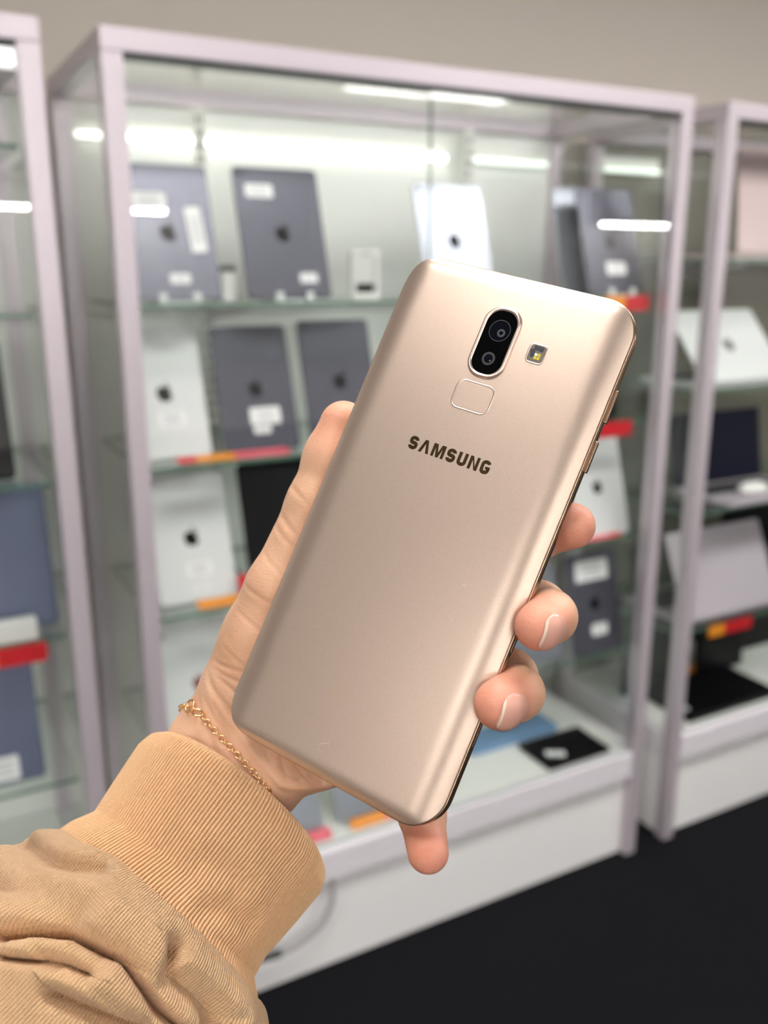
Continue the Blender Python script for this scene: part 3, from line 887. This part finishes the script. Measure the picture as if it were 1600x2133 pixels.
def skin_material():
    m, n, l, p = new_mat('skin')
    at = n.new('ShaderNodeAttribute'); at.attribute_name = 'flush'
    tc = n.new('ShaderNodeTexCoord')
    nz = n.new('ShaderNodeTexNoise'); nz.inputs['Scale'].default_value = 90; nz.inputs['Detail'].default_value = 4
    l.new(tc.outputs['Object'], nz.inputs['Vector'])
    mx = n.new('ShaderNodeMix'); mx.data_type = 'RGBA'
    mx.inputs[6].default_value = srgb(231, 186, 154)
    mx.inputs[7].default_value = srgb(242, 158, 138)
    l.new(at.outputs['Fac'], mx.inputs[0])
    m2 = n.new('ShaderNodeMix'); m2.data_type = 'RGBA'; m2.blend_type = 'MULTIPLY'
    cr = n.new('ShaderNodeValToRGB')
    cr.color_ramp.elements[0].color = (0.90, 0.86, 0.82, 1); cr.color_ramp.elements[0].position = 0.35
    cr.color_ramp.elements[1].color = (1, 1, 1, 1); cr.color_ramp.elements[1].position = 0.6
    l.new(nz.outputs['Fac'], cr.inputs[0])
    m2.inputs[0].default_value = 1.0
    l.new(mx.outputs[2], m2.inputs[6]); l.new(cr.outputs[0], m2.inputs[7])
    l.new(m2.outputs[2], p.inputs['Base Color'])
    p.inputs['Roughness'].default_value = 0.5
    p.inputs['Specular IOR Level'].default_value = 0.35
    p.inputs['Subsurface Weight'].default_value = 0.35
    p.inputs['Subsurface Radius'].default_value = (1.0, 0.35, 0.18)
    p.inputs['Subsurface Scale'].default_value = 0.0025
    # fine skin relief: stretched noise lines plus cells
    mp = n.new('ShaderNodeMapping'); mp.inputs['Scale'].default_value = (500, 1500, 700)
    mp.inputs['Rotation'].default_value = (0, 0, 0.35)
    l.new(tc.outputs['Object'], mp.inputs['Vector'])
    n2 = n.new('ShaderNodeTexNoise'); n2.inputs['Scale'].default_value = 1.0; n2.inputs['Detail'].default_value = 3
    l.new(mp.outputs[0], n2.inputs['Vector'])
    vo = n.new('ShaderNodeTexVoronoi'); vo.inputs['Scale'].default_value = 1500
    l.new(tc.outputs['Object'], vo.inputs['Vector'])
    ad = n.new('ShaderNodeMath'); ad.operation = 'MULTIPLY_ADD'; ad.inputs[1].default_value = 0.35
    l.new(vo.outputs['Distance'], ad.inputs[0]); l.new(n2.outputs['Fac'], ad.inputs[2])
    b = n.new('ShaderNodeBump'); b.inputs['Strength'].default_value = 0.35; b.inputs['Distance'].default_value = 0.0003
    l.new(ad.outputs[0], b.inputs['Height']); l.new(b.outputs['Normal'], p.inputs['Normal'])
    return m
M['skin'] = skin_material()
M['nail'] = mat('nail', (236, 178, 158), 0.28, spec=0.5, coat=0.3)
M['nail_tip'] = mat('nail_tip', (246, 226, 204), 0.3)

person = empty('person', label='hand in a tan sweatshirt sleeve holding the gold phone, thumb along its left edge', cat='person')
person.matrix_world = PH

def build_hand():
    h = 0.68
    lo = np.array([-92, -170, -52.0]); hi = np.array([62, 36, 18.0])
    n = np.ceil((hi - lo) / h).astype(int)
    xs = [lo[i] + h * np.arange(n[i] + 1) for i in range(3)]
    F = np.empty([len(x) for x in xs], np.float32)
    YY, ZZ = np.meshgrid(xs[1], xs[2], indexing='ij')
    for i0 in range(0, len(xs[0]), 24):
        xx = xs[0][i0:i0 + 24]
        P = np.empty((len(xx),) + YY.shape + (3,), np.float32)
        P[..., 0] = xx[:, None, None]; P[..., 1] = YY; P[..., 2] = ZZ
        F[i0:i0 + 24] = hand_sdf(P)
    V, Q = surface_nets(F, lo, h)
    def grad(V):
        e = 0.25
        g = np.stack([hand_sdf((V + np.eye(3)[k] * e).astype(np.float32)) - hand_sdf((V - np.eye(3)[k] * e).astype(np.float32)) for k in range(3)], 1)
        return g / np.maximum(np.linalg.norm(g, axis=1, keepdims=True), 1e-6)
    for _ in range(2):
        d = hand_sdf(V.astype(np.float32))
        V = V - grad(V) * d[:, None]
    N = grad(V)
    # creases: polylines in local mm, depth, width
    creases = CREASES
    off = np.zeros(len(V))
    for path, dep, wd in creases:
        pp = np.concatenate([np.linspace(p, q, 8, endpoint=False) for p, q in zip(np.array(path[:-1], float), np.array(path[1:], float))] + [np.array(path[-1:], float)])
        for _ in range(4):
            pp = pp - grad(pp) * hand_sdf(pp.astype(np.float32))[:, None]
        d, fr_ = seg_dist(V, pp, True)
        k = np.sin(math.pi * np.clip(fr_, 0.02, 0.98)) ** 0.7
        off -= k * dep * np.exp(-(d / wd) ** 2)
        off += k * dep * 0.22 * np.exp(-((d - 2.2 * wd) / (1.2 * wd)) ** 2)
    V = V + N * off[:, None]
    # flush: rosier fingertips
    fl = np.zeros(len(V))
    tips = [FINGERS[k][0][-1] for k in FINGERS] + [THUMB[0][-1]]
    for t, s, a in zip(tips, (11, 11, 11, 9.5, 14), (0.8, 0.9, 0.9, 0.95, 0.5)):
        d = np.linalg.norm(V - np.array(t), axis=1)
        fl = np.maximum(fl, a * np.clip(1.35 - d / s, 0, 1))
    o = grid_mesh_fast('hand', V * MM, Q, M['skin'], person)
    a = o.data.attributes.new('flush', 'FLOAT', 'POINT')
    a.data.foreach_set('value', fl.astype(np.float32))
    return o

CREASES = [
    # thumb joint lines
    ([(-53, -2.5, -3), (-47, -4.5, 1), (-40, -7, 1)], 0.35, 0.7),
    ([(-53, -12, -3), (-46, -15, 1), (-38, -18, 1)], 0.35, 0.8),
    ([(-53, -16, -3), (-46, -19, 1), (-38, -22, 1)], 0.3, 0.7),
    ([(-54, -38, -3), (-46, -40, 3), (-36, -41, 3)], 0.3, 0.7),
    ([(-54, -58, -6), (-46, -60, -3), (-38, -62, -4)], 0.22, 0.6),
    ([(-50, -77, -8), (-44, -82, -6), (-38, -89, -8)], 0.35, 0.7),
    ([(-53, -25, -3), (-46, -28, 2), (-37, -31, 2)], 0.2, 0.6),
    ([(-54, -46, -4), (-46, -48, 0), (-36, -50, 0)], 0.22, 0.6),
    # wrist lines
    ([(-56, -78, -6), (-44, -87, -5), (-30, -99, -6), (-20, -108, -12)], 0.5, 1.1),
    ([(-50, -73, -6), (-40, -84, -5), (-27, -93, -6), (-17, -101, -12)], 0.4, 1.0),
    # long line where the palm meets the wrist, and the folds of the heel of the hand
    ([(-53.8, -70.1, -8), (-45.6, -74.1, -8), (-32, -81, -8), (-22, -86, -8), (-9, -91, -9)], 0.9, 1.0),
    ([(-21.5, -79, -9), (-20.5, -82.9, -10), (-15.4, -88.4, -10), (-9.7, -88.8, -11)], 2.6, 1.3),
    ([(-15, -79, -9), (-14.4, -82.7, -10), (-11.5, -86.1, -10), (-7.7, -87.1, -12)], 2.4, 1.2),
    ([(-8, -78, -9), (-7.2, -82.4, -10), (-3.5, -85.7, -11), (-1, -87, -13)], 2.4, 1.2),
    ([(-54.8, -65.2, -6), (-48.9, -64.8, -6), (-43.6, -63.3, -6), (-38, -62, -6)], 0.45, 0.6),
    ([(-51.9, -66.9, -6), (-46.7, -67.2, -6), (-42.5, -67, -6), (-38, -66.5, -6)], 0.5, 0.6),
    ([(-50, -68.6, -6), (-44.5, -69.5, -6), (-41.8, -70.8, -6), (-38, -72, -6)], 0.5, 0.6),
]
hand = build_hand()

def build_nail(c, a, nrm, r, wd, ln, back):
    """curved nail plate lying on the back of a fingertip: centre c, axis a, back normal nrm; follows the skin, then runs free past the tip"""
    c = Vector(c); a = Vector(a).normalized(); nrm = Vector(nrm); nrm = (nrm - a * nrm.dot(a)).normalized(); s = a.cross(nrm)
    nu, nv = 14, 14
    X = np.zeros((nv + 1, nu + 1)); A = np.zeros((nv + 1, nu + 1))
    for j in range(nv + 1):
        t = j / nv
        ww = wd * (1 - (1 - min(1, t / 0.3)) ** 2 * 0.4) * math.sqrt(max(0.0, 1 - max(0.0, (t - 0.7) / 0.3) ** 2 * 0.7))
        for i in range(nu + 1):
            ang = (i / nu - 0.5) * 2 * ww
            A[j, i] = ang
            X[j, i] = -back + ln * t - 0.9 * (ang / wd) ** 2 * (1 if t > 0.6 else t / 0.6 - (1 - t / 0.6))
    cn, an, nn, sn = (np.array(q) for q in (c, a, nrm, s))
    D = np.cos(A)[..., None] * nn + np.sin(A)[..., None] * sn
    xt = 2.0                                    # from here on the plate is free
    B = cn + np.minimum(X, xt)[..., None] * an
    rad = np.full(X.shape, r + 4.0)
    for _ in range(40):
        rad -= 0.7 * hand_sdf((B + D * rad[..., None]).astype(np.float32))
    rad -= 0.16 * np.clip(X - xt, 0, None) ** 1.3
    v, f, fm = [], [], []
    for dr in (0.32, -0.35):
        P = cn + X[..., None] * an + D * (rad + dr)[..., None]
        v += [tuple(q) for q in (P.reshape(-1, 3) * MM)]
    n1 = (nu + 1) * (nv + 1)
    for j in range(nv):
        for i in range(nu):
            q = j * (nu + 1) + i
            f.append((q, q + 1, q + nu + 2, q + nu + 1)); fm.append(1 if j >= nv - 1 else 0)
            f.append((n1 + q, n1 + q + nu + 1, n1 + q + nu + 2, n1 + q + 1)); fm.append(0)
    rim = [i for i in range(nu + 1)] + [j * (nu + 1) + nu for j in range(1, nv + 1)] + [nv * (nu + 1) + i for i in range(nu - 1, -1, -1)] + [j * (nu + 1) for j in range(nv - 1, 0, -1)]
    for k in range(len(rim)):
        p, q = rim[k], rim[(k + 1) % len(rim)]
        f.append((q, p, p + n1, q + n1)); fm.append(0)
    return mesh_obj('fingernail', v, f, None, person, smooth=True, mats=[M['nail'], M['nail_tip']], fmat=fm)
# name: centre offset from the fingertip joint, axis, back normal, angular half width, length, set back
NAILS = {'index': ((0, 0, 0), (.85, .4, .35), (-.25, -.15, -.95), .72, 8.5, 5.0), 'middle': ((-.4, -.2, -.6), (-.52, -.22, .82), (.90, -.06, .43), .84, 9.8, 6.0),
         'ring': ((-.4, -.2, -.6), (-.55, -.22, .80), (.88, -.08, .45), .84, 10.2, 6.0), 'pinky': ((0, 0, 0), (.4, -.72, .56), (.1, -.45, -.9), .72, 8.0, 5.0)}
for k, (o_, ax_, n_, wd_, ln_, bk_) in NAILS.items():
    build_nail(Vector(FINGERS[k][0][-1]) + Vector(o_), ax_, n_, FINGERS[k][1][-1], wd_, ln_, bk_)
build_nail(THUMB[0][-1], Vector(THUMB[0][-1]) - Vector(THUMB[0][-2]), (-0.25, 0, -0.95), THUMB[1][-1], 0.85, 12, 7)

# ==================================================================== sleeve
SL = np.array([[-67.17,-96.36,-10.51],[-68.82,-101.84,-7.42],[-68.77,-112.77,-3.22],[-68.3,-124.42,1.62],[-71.85,-129.04,5.89],[-79.15,-138.92,12.59],[-84.22,-144.09,17.41],[-91.08,-150.43,25.56],[-95.26,-163.33,35.41],[-96.01,-182.45,45.25]])
SR = np.array([[-4.81,-118.87,-41.85],[-3.26,-124.9,-40.33],[-5.06,-134.59,-35.18],[-7.86,-146.87,-28.78],[-7.8,-152.86,-26.33],[-1.79,-158.05,-25.89],[2.16,-163.51,-25.47],[2.61,-175.87,-21.15],[-.54,-194.16,-12.04],[-5.68,-212.76,-.04]])
for _i, _k in ((5, 2.2), (6, 3.2), (7, 3.5), (8, 3.5), (9, 3.5)):      # the folds stand proud of these stations
    _e = (SL[_i] - SR[_i]) / np.linalg.norm(SL[_i] - SR[_i]); SL[_i] -= _e * _k; SR[_i] += _e * _k * .4
for _d in (45.0, 100.0, 165.0):          # the rest of the forearm, beyond the picture
    _v = np.array([-.13, -.90, .42]) * _d
    SL = np.vstack([SL, SL[9] + _v]); SR = np.vstack([SR, SR[9] + _v])
AXV = np.array([-.12, -.88, .46]); AXV /= np.linalg.norm(AXV)
def sl_base(t, th):
    t = np.asarray(t, float); i = np.clip(t.astype(int), 0, len(SL) - 2); fr = (t - i)[..., None]
    C0 = (SL + SR) / 2
    c_ = C0[i] * (1 - fr) + C0[i + 1] * fr
    e1 = (SL[i] - SR[i]) / 2 * (1 - fr) + (SL[i + 1] - SR[i + 1]) / 2 * fr
    hw = np.linalg.norm(e1, axis=-1, keepdims=True)
    e2 = np.cross(e1 / hw, AXV); e2 /= np.linalg.norm(e2, axis=-1, keepdims=True)
    e2 = np.where(e2[..., 2:3] < 0, -e2, e2)
    k = 6.5 * np.clip(1 - t / 8, 0, 1) * np.sin(th)
    return c_ + np.cos(th)[..., None] * e1 + np.sin(th)[..., None] * e2 * hw * .8 - AXV * k[..., None]

def knit_material(name, rgb, per_u, per_v, depth, vs_=0.35):
    m, n, l, p = new_mat(name)
    c = srgb(*rgb)
    p.inputs['Roughness'].default_value = 0.9
    p.inputs['Specular IOR Level'].default_value = 0.15
    p.inputs['Sheen Weight'].default_value = 0.25
    p.inputs['Sheen Roughness'].default_value = 0.5
    uv = n.new('ShaderNodeUVMap'); uv.uv_map = 'UVMap'
    sp = n.new('ShaderNodeSeparateXYZ'); l.new(uv.outputs[0], sp.inputs[0])
    def wave(sock, freq, phase=None):
        mu = n.new('ShaderNodeMath'); mu.operation = 'MULTIPLY'; mu.inputs[1].default_value = freq * 2 * math.pi
        l.new(sock, mu.inputs[0])
        if phase is not None:
            ad = n.new('ShaderNodeMath'); ad.operation = 'ADD'; l.new(mu.outputs[0], ad.inputs[0]); l.new(phase, ad.inputs[1]); mu = ad
        si = n.new('ShaderNodeMath'); si.operation = 'SINE'; l.new(mu.outputs[0], si.inputs[0])
        return si.outputs[0]
    wu = wave(sp.outputs[0], per_u)
    ab = n.new('ShaderNodeMath'); ab.operation = 'ABSOLUTE'; l.new(wave(sp.outputs[0], per_u), ab.inputs[0])
    m3 = n.new('ShaderNodeMath'); m3.operation = 'MULTIPLY'; m3.inputs[1].default_value = 2.2; l.new(ab.outputs[0], m3.inputs[0])
    wv = wave(sp.outputs[1], per_v, m3.outputs[0])
    a1 = n.new('ShaderNodeMath'); a1.operation = 'MULTIPLY_ADD'; a1.inputs[1].default_value = vs_
    l.new(wv, a1.inputs[0]); l.new(wu, a1.inputs[2])
    tc = n.new('ShaderNodeTexCoord')
    nz = n.new('ShaderNodeTexNoise'); nz.inputs['Scale'].default_value = 2500; nz.inputs['Detail'].default_value = 3
    l.new(tc.outputs['Object'], nz.inputs['Vector'])
    a2 = n.new('ShaderNodeMath'); a2.operation = 'MULTIPLY_ADD'; a2.inputs[1].default_value = 0.8
    l.new(nz.outputs['Fac'], a2.inputs[0]); l.new(a1.outputs[0], a2.inputs[2])
    b = n.new('ShaderNodeBump'); b.inputs['Strength'].default_value = 0.8; b.inputs['Distance'].default_value = depth
    l.new(a2.outputs[0], b.inputs['Height']); l.new(b.outputs['Normal'], p.inputs['Normal'])
    nz2 = n.new('ShaderNodeTexNoise'); nz2.inputs['Scale'].default_value = 700; nz2.inputs['Detail'].default_value = 5
    l.new(tc.outputs['Object'], nz2.inputs['Vector'])
    mx = n.new('ShaderNodeMix'); mx.data_type = 'RGBA'
    mx.inputs[6].default_value = [v * 0.86 for v in c[:3]] + [1]
    mx.inputs[7].default_value = [min(1, v * 1.12) for v in c[:3]] + [1]
    l.new(nz2.outputs['Fac'], mx.inputs[0])
    l.new(mx.outputs[2], p.inputs['Base Color'])
    return m
M['cuff'] = knit_material('knit_rib_tan', (221, 180, 136), 0.0, 75, 0.0002, 0.12)
M['sleeve'] = knit_material('knit_tan', (230, 187, 140), 350, 190, 0.00045)

def norm_grid(P):
    du = np.gradient(P, axis=1); dv = np.gradient(P, axis=0)
    N = np.cross(dv, du)
    N /= np.maximum(np.linalg.norm(N, axis=-1, keepdims=True), 1e-9)
    return N

def poly3(path):
    p = np.array(path, float)
    t = np.interp(np.linspace(0, 1, 40), np.linspace(0, 1, len(p)), p[:, 0])
    a = np.interp(np.linspace(0, 1, 40), np.linspace(0, 1, len(p)), p[:, 1])
    return sl_base(t, np.radians(a))

SEAM = [(-90, 4.6), (-40, 4.5), (4, 4.45), (17, 4.28), (39, 4.28), (57, 4.1), (75, 4.12), (93, 4.15), (107, 4.18), (121, 4.3), (139, 4.45), (150, 4.8), (190, 4.8), (270, 4.6)]
def seam_t(thdeg):
    s = np.array(SEAM)
    return np.interp(thdeg, s[:, 0], s[:, 1])

def tube_grid(name, P, m, parent, uv, closed_u=True):
    nv, nu = P.shape[:2]
    idx = np.arange(nv * nu).reshape(nv, nu)
    a = idx[:-1]; b = idx[1:]
    F = np.stack([a, np.roll(a, -1, 1), np.roll(b, -1, 1), b], -1).reshape(-1, 4)
    o = grid_mesh_fast(name, P.reshape(-1, 3) * MM, F, m, parent)
    U = np.repeat(np.linspace(0, 1, nu + 1)[None], nv, 0)
    Vv = np.repeat(uv[:, None] if uv.ndim == 1 else uv, 1, 1)
    Vv = np.broadcast_to(Vv if Vv.ndim == 2 else Vv[:, None], (nv, nu)) if Vv.shape[1:] != (nu,) else Vv
    Vw = np.concatenate([Vv, Vv[:, :1]], 1)
    ui = np.stack([U[:-1, :-1], U[:-1, 1:], U[1:, 1:], U[1:, :-1]], -1).reshape(-1)
    vi = np.stack([Vw[:-1, :-1], Vw[:-1, 1:], Vw[1:, 1:], Vw[1:, :-1]], -1).reshape(-1)
    lay = o.data.uv_layers.new(name='UVMap')
    lay.data.foreach_set('uv', np.stack([ui, vi], 1).astype(np.float32).ravel())
    return o

def build_sleeve():
    # ---- body with folds
    nu, nv = 520, 460
    th = np.linspace(-90, 270, nu, endpoint=False)
    v = np.linspace(0, 1, nv) ** 1.0
    ts = seam_t(th) - 0.05
    T = ts[None] + (11.9 - ts[None]) * v[:, None]
    TH = np.radians(np.broadcast_to(th[None], T.shape))
    B = sl_base(T, TH)
    N = norm_grid(B)
    ctr = ((SL + SR) / 2)
    cc = sl_base(T, TH * 0 + math.pi / 2) * 0.5 + sl_base(T, TH * 0 - math.pi / 2) * 0.5
    sgn = np.sign(np.sum(N * (B - cc), -1).mean())
    N = N * sgn
    # arc length from the seam
    dl = np.zeros(T.shape); dl[1:] = np.cumsum(np.linalg.norm(np.diff(B, axis=0), axis=-1), 0)
    off = -1.0 + 4.4 * (1 - np.exp(-(dl / 2.6)))
    Pf = B.reshape(-1, 3)
    offf = off.reshape(-1).copy()
    front = (np.sin(TH) > -0.35).reshape(-1)
    lean = np.zeros(len(Pf))
    thd = np.degrees(TH).reshape(-1); tt = T.reshape(-1)
    for path, dep, wd, rid, rw, ovr in FOLDS:
        d = seg_dist(Pf, poly3(path))
        d = np.where(front, d, 99)
        pa = np.array(path); od = np.argsort(pa[:, 1])
        above = np.clip((np.interp(thd, pa[od, 1], pa[od, 0]) - tt) * 12, -1, 1)     # 1 on the cuff side of the fold
        offf -= dep * np.exp(-(d / wd) ** 2)
        side = np.clip(above, 0, 1)
        offf += rid * np.exp(-((d - rw) / (rw * 0.6)) ** 2) * (0.35 + 0.65 * side)
        lean += ovr * side * np.exp(-((d - wd * 1.4) / (wd * 1.6)) ** 2)
    # slow irregular waviness
    offf += 0.8 * np.sin(Pf[:, 0] * 0.12 + Pf[:, 2] * 0.1 + Pf[:, 1] * 0.07) * (1 - np.exp(-dl.reshape(-1) / 8))
    P = B + N * offf.reshape(T.shape)[..., None] + AXV * lean.reshape(T.shape)[..., None]
    P[-1] = P[-1].mean(0)      # closed at the far end
    body = tube_grid('sleeve', P, M['sleeve'], person, dl / 100.0)
    body['label'] = 'bunched tan sweatshirt sleeve'
    # ---- ribbed cuff
    nr = 196
    nu2 = nr * 8; nv2 = 100
    th2 = np.linspace(-90, 270, nu2, endpoint=False)
    v2 = np.linspace(0, 1, nv2)
    te = seam_t(th2) + 0.25
    T2 = te[None] * v2[:, None]
    TH2 = np.radians(np.broadcast_to(th2[None], T2.shape))
    B2 = sl_base(T2, TH2)
    N2 = norm_grid(B2) * sgn
    fr_ = (np.arange(nu2) / nu2 * nr) % 1.0
    rib = 0.6 - 2.0 * np.exp(-((fr_ - 0.5) / 0.17) ** 2)
    dl2 = np.zeros(T2.shape); dl2[1:] = np.cumsum(np.linalg.norm(np.diff(B2, axis=0), axis=-1), 0)
    offc = 0.46 * rib[None] * np.clip(0.25 + dl2 / 5.0, 0, 1)
    # rolled rim
    offc = offc - 1.5 * np.exp(-(dl2 / 1.3) ** 2)
    Pf2 = B2.reshape(-1, 3)
    o2 = offc.reshape(-1).copy()
    for path, dep, wd, rid, rw in CUFF_DENTS:
        d = seg_dist(Pf2, poly3(path))
        o2 -= dep * np.exp(-(d / wd) ** 2)
        o2 += rid * np.exp(-((d - rw) / (rw * 0.55)) ** 2)
    P2 = B2 + N2 * o2.reshape(T2.shape)[..., None]
    # inner lining folded back inside from the rim
    inner = []
    for kk in range(1, 26):
        q = min(kk, nv2 - 1)
        inner.append(B2[q] - N2[q] * 2.6)
    P2 = np.concatenate([np.array(inner[::-1]), P2], 0)
    dl2 = np.concatenate([-dl2[1:26][::-1], dl2], 0)
    cuff = tube_grid('cuff', P2, M['cuff'], body, dl2 / 100.0)
    cuff['label'] = 'ribbed tan knit cuff at the wrist'
    return body

# (t, theta) polylines on the sleeve: depth, width, ridge height, ridge offset (mm)
FOLDS = [
    ([(7.1, 57), (6.62, 65), (6.3, 72), (6.2, 81), (6.15, 90), (6.3, 98), (6.43, 107), (6.58, 118), (6.55, 130)], 14.0, 2.5, 2.8, 7.5, 4.5),
    ([(7.35, 64), (7.15, 71), (6.88, 79), (6.78, 85)], 6.5, 1.8, 1.4, 4.5, 2.5),
    ([(5.1, 101), (5.72, 105), (5.85, 113), (5.95, 121), (6.22, 134)], 8.0, 2.4, 1.8, 5.5, 2.0),
    ([(7.3, 83), (7.22, 91), (7.12, 101), (7.02, 109)], 6.0, 2.6, 1.8, 6.0, 2.0),
    ([(5.4, 0), (5.22, 23), (5.22, 40), (4.98, 50), (4.62, 59)], 3.4, 3.0, 1.0, 5.0, 0.3),
    ([(6.75, 20), (6.62, 45), (6.25, 53), (6.05, 61), (5.85, 69)], 3.4, 3.2, 1.0, 6.0, 0.5),
]
CUFF_DENTS = [
    ([(2.53, 90), (2.48, 98), (2.48, 108)], 0.8, 4.0, 0.3, 7.0),
    ([(3.45, 104), (2.95, 111), (2.85, 126)], 0.9, 3.0, 0.5, 6.0),
]
sleeve = build_sleeve()

# ==================================================================== bracelet
def build_bracelet():
    c0 = np.array([-41.5, -97.0, -22.0])
    U = np.array(BR_U); V = np.array(BR_V)
    n = 400
    ph = np.linspace(0, 2 * math.pi, n, endpoint=False)
    D = np.cos(ph)[:, None] * U + np.sin(ph)[:, None] * V
    D /= np.linalg.norm(D, axis=1, keepdims=True)
    t = np.full(n, 40.0)
    for _ in range(60):
        d = hand_sdf((c0 + D * t[:, None]).astype(np.float32)) - 0.75
        t -= d * 0.8
    P = c0 + D * t[:, None]
    for _ in range(3):
        P = (np.roll(P, 1, 0) + 2 * P + np.roll(P, -1, 0)) / 4
    root = empty('bracelet', label='thin gold chain bracelet with a ring clasp around the wrist', cat='bracelet')
    root.matrix_world = PH
    m = M['gold_chain']
    def torus(name, R, r, sx, nu=14, nv=6):
        v = []; f = []
        for i in range(nu):
            a = 2 * math.pi * i / nu
            for j in range(nv):
                b = 2 * math.pi * j / nv
                v.append(((R + r * math.cos(b)) * math.cos(a) * sx * MM, (R + r * math.cos(b)) * math.sin(a) * MM, r * math.sin(b) * MM))
        for i in range(nu):
            for j in range(nv):
                f.append((i * nv + j, ((i + 1) % nu) * nv + j, ((i + 1) % nu) * nv + (j + 1) % nv, i * nv + (j + 1) % nv))
        me = bpy.data.meshes.new(name); me.from_pydata(v, [], f); me.materials.append(m)
        me.polygons.foreach_set('use_smooth', [True] * len(f)); me.update()
        return me
    link_me = torus('chain_link', 0.85, 0.21, 1.25, 18, 6)
    seg = np.linalg.norm(np.roll(P, -1, 0) - P, axis=1)
    arc = np.concatenate([[0], np.cumsum(seg)]); total = arc[-1]
    def at(sv):
        sv = sv % total
        i = int(np.searchsorted(arc, sv) - 1) % n
        f = (sv - arc[i]) / max(seg[i], 1e-9)
        p = P[i] * (1 - f) + P[(i + 1) % n] * f
        tg = P[(i + 2) % n] - P[(i - 1) % n]; tg /= np.linalg.norm(tg)
        out = p - c0; out -= tg * (out @ tg); out /= np.linalg.norm(out)
        return p, tg, out
    def put(me_or_obj, sv, twist, lift=0.0, name='chain_link'):
        p, tg, out = at(sv)
        X = Vector(tg); Z = Vector(out); Y = Z.cross(X)
        R = Matrix((X, Y, Z)).transposed() @ Matrix.Rotation(twist, 3, 'X')
        o = bpy.data.objects.new(name, me_or_obj)
        link(o, root)
        o.matrix_local = Matrix.Translation(Vector((p + out * lift) * MM)) @ R.to_4x4()
        return o
    s0 = BR_CLASP * total
    gap = 5.2
    cnt = int((total - 2 * gap) / 1.8)
    for k in range(cnt):
        put(link_me, s0 + gap + k * (total - 2 * gap) / (cnt - 1), (0.35 if k % 2 else -1.1))
    put(torus('clasp_ring', 2.1, 0.4, 1.0, 24, 8), s0 - 2.4, 0.5, 0.9, 'clasp_ring')
    put(torus('clasp_ring', 1.7, 0.34, 1.2, 22, 8), s0 + 2.4, -0.5, 0.7, 'clasp_ring')
    put(torus('jump_ring', 0.8, 0.22, 1.0), s0, 1.2, 0.5, 'jump_ring')
    put(torus('jump_ring', 0.8, 0.22, 1.0), s0 - 4.6, -0.9, 0.4, 'jump_ring')
    put(torus('jump_ring', 0.8, 0.22, 1.0), s0 + 4.4, 1.0, 0.4, 'jump_ring')
    return root
M['gold_chain'] = gold('chain_gold', (248, 206, 150), 0.22, 0.95)
# in-plane axes of the bracelet: towards the thumb side, towards the viewer
BR_U = (-0.86, 0.42, 0.28)
BR_V = (0.36, 0.48, 0.80)
BR_CLASP = 0.10
bracelet = build_bracelet()
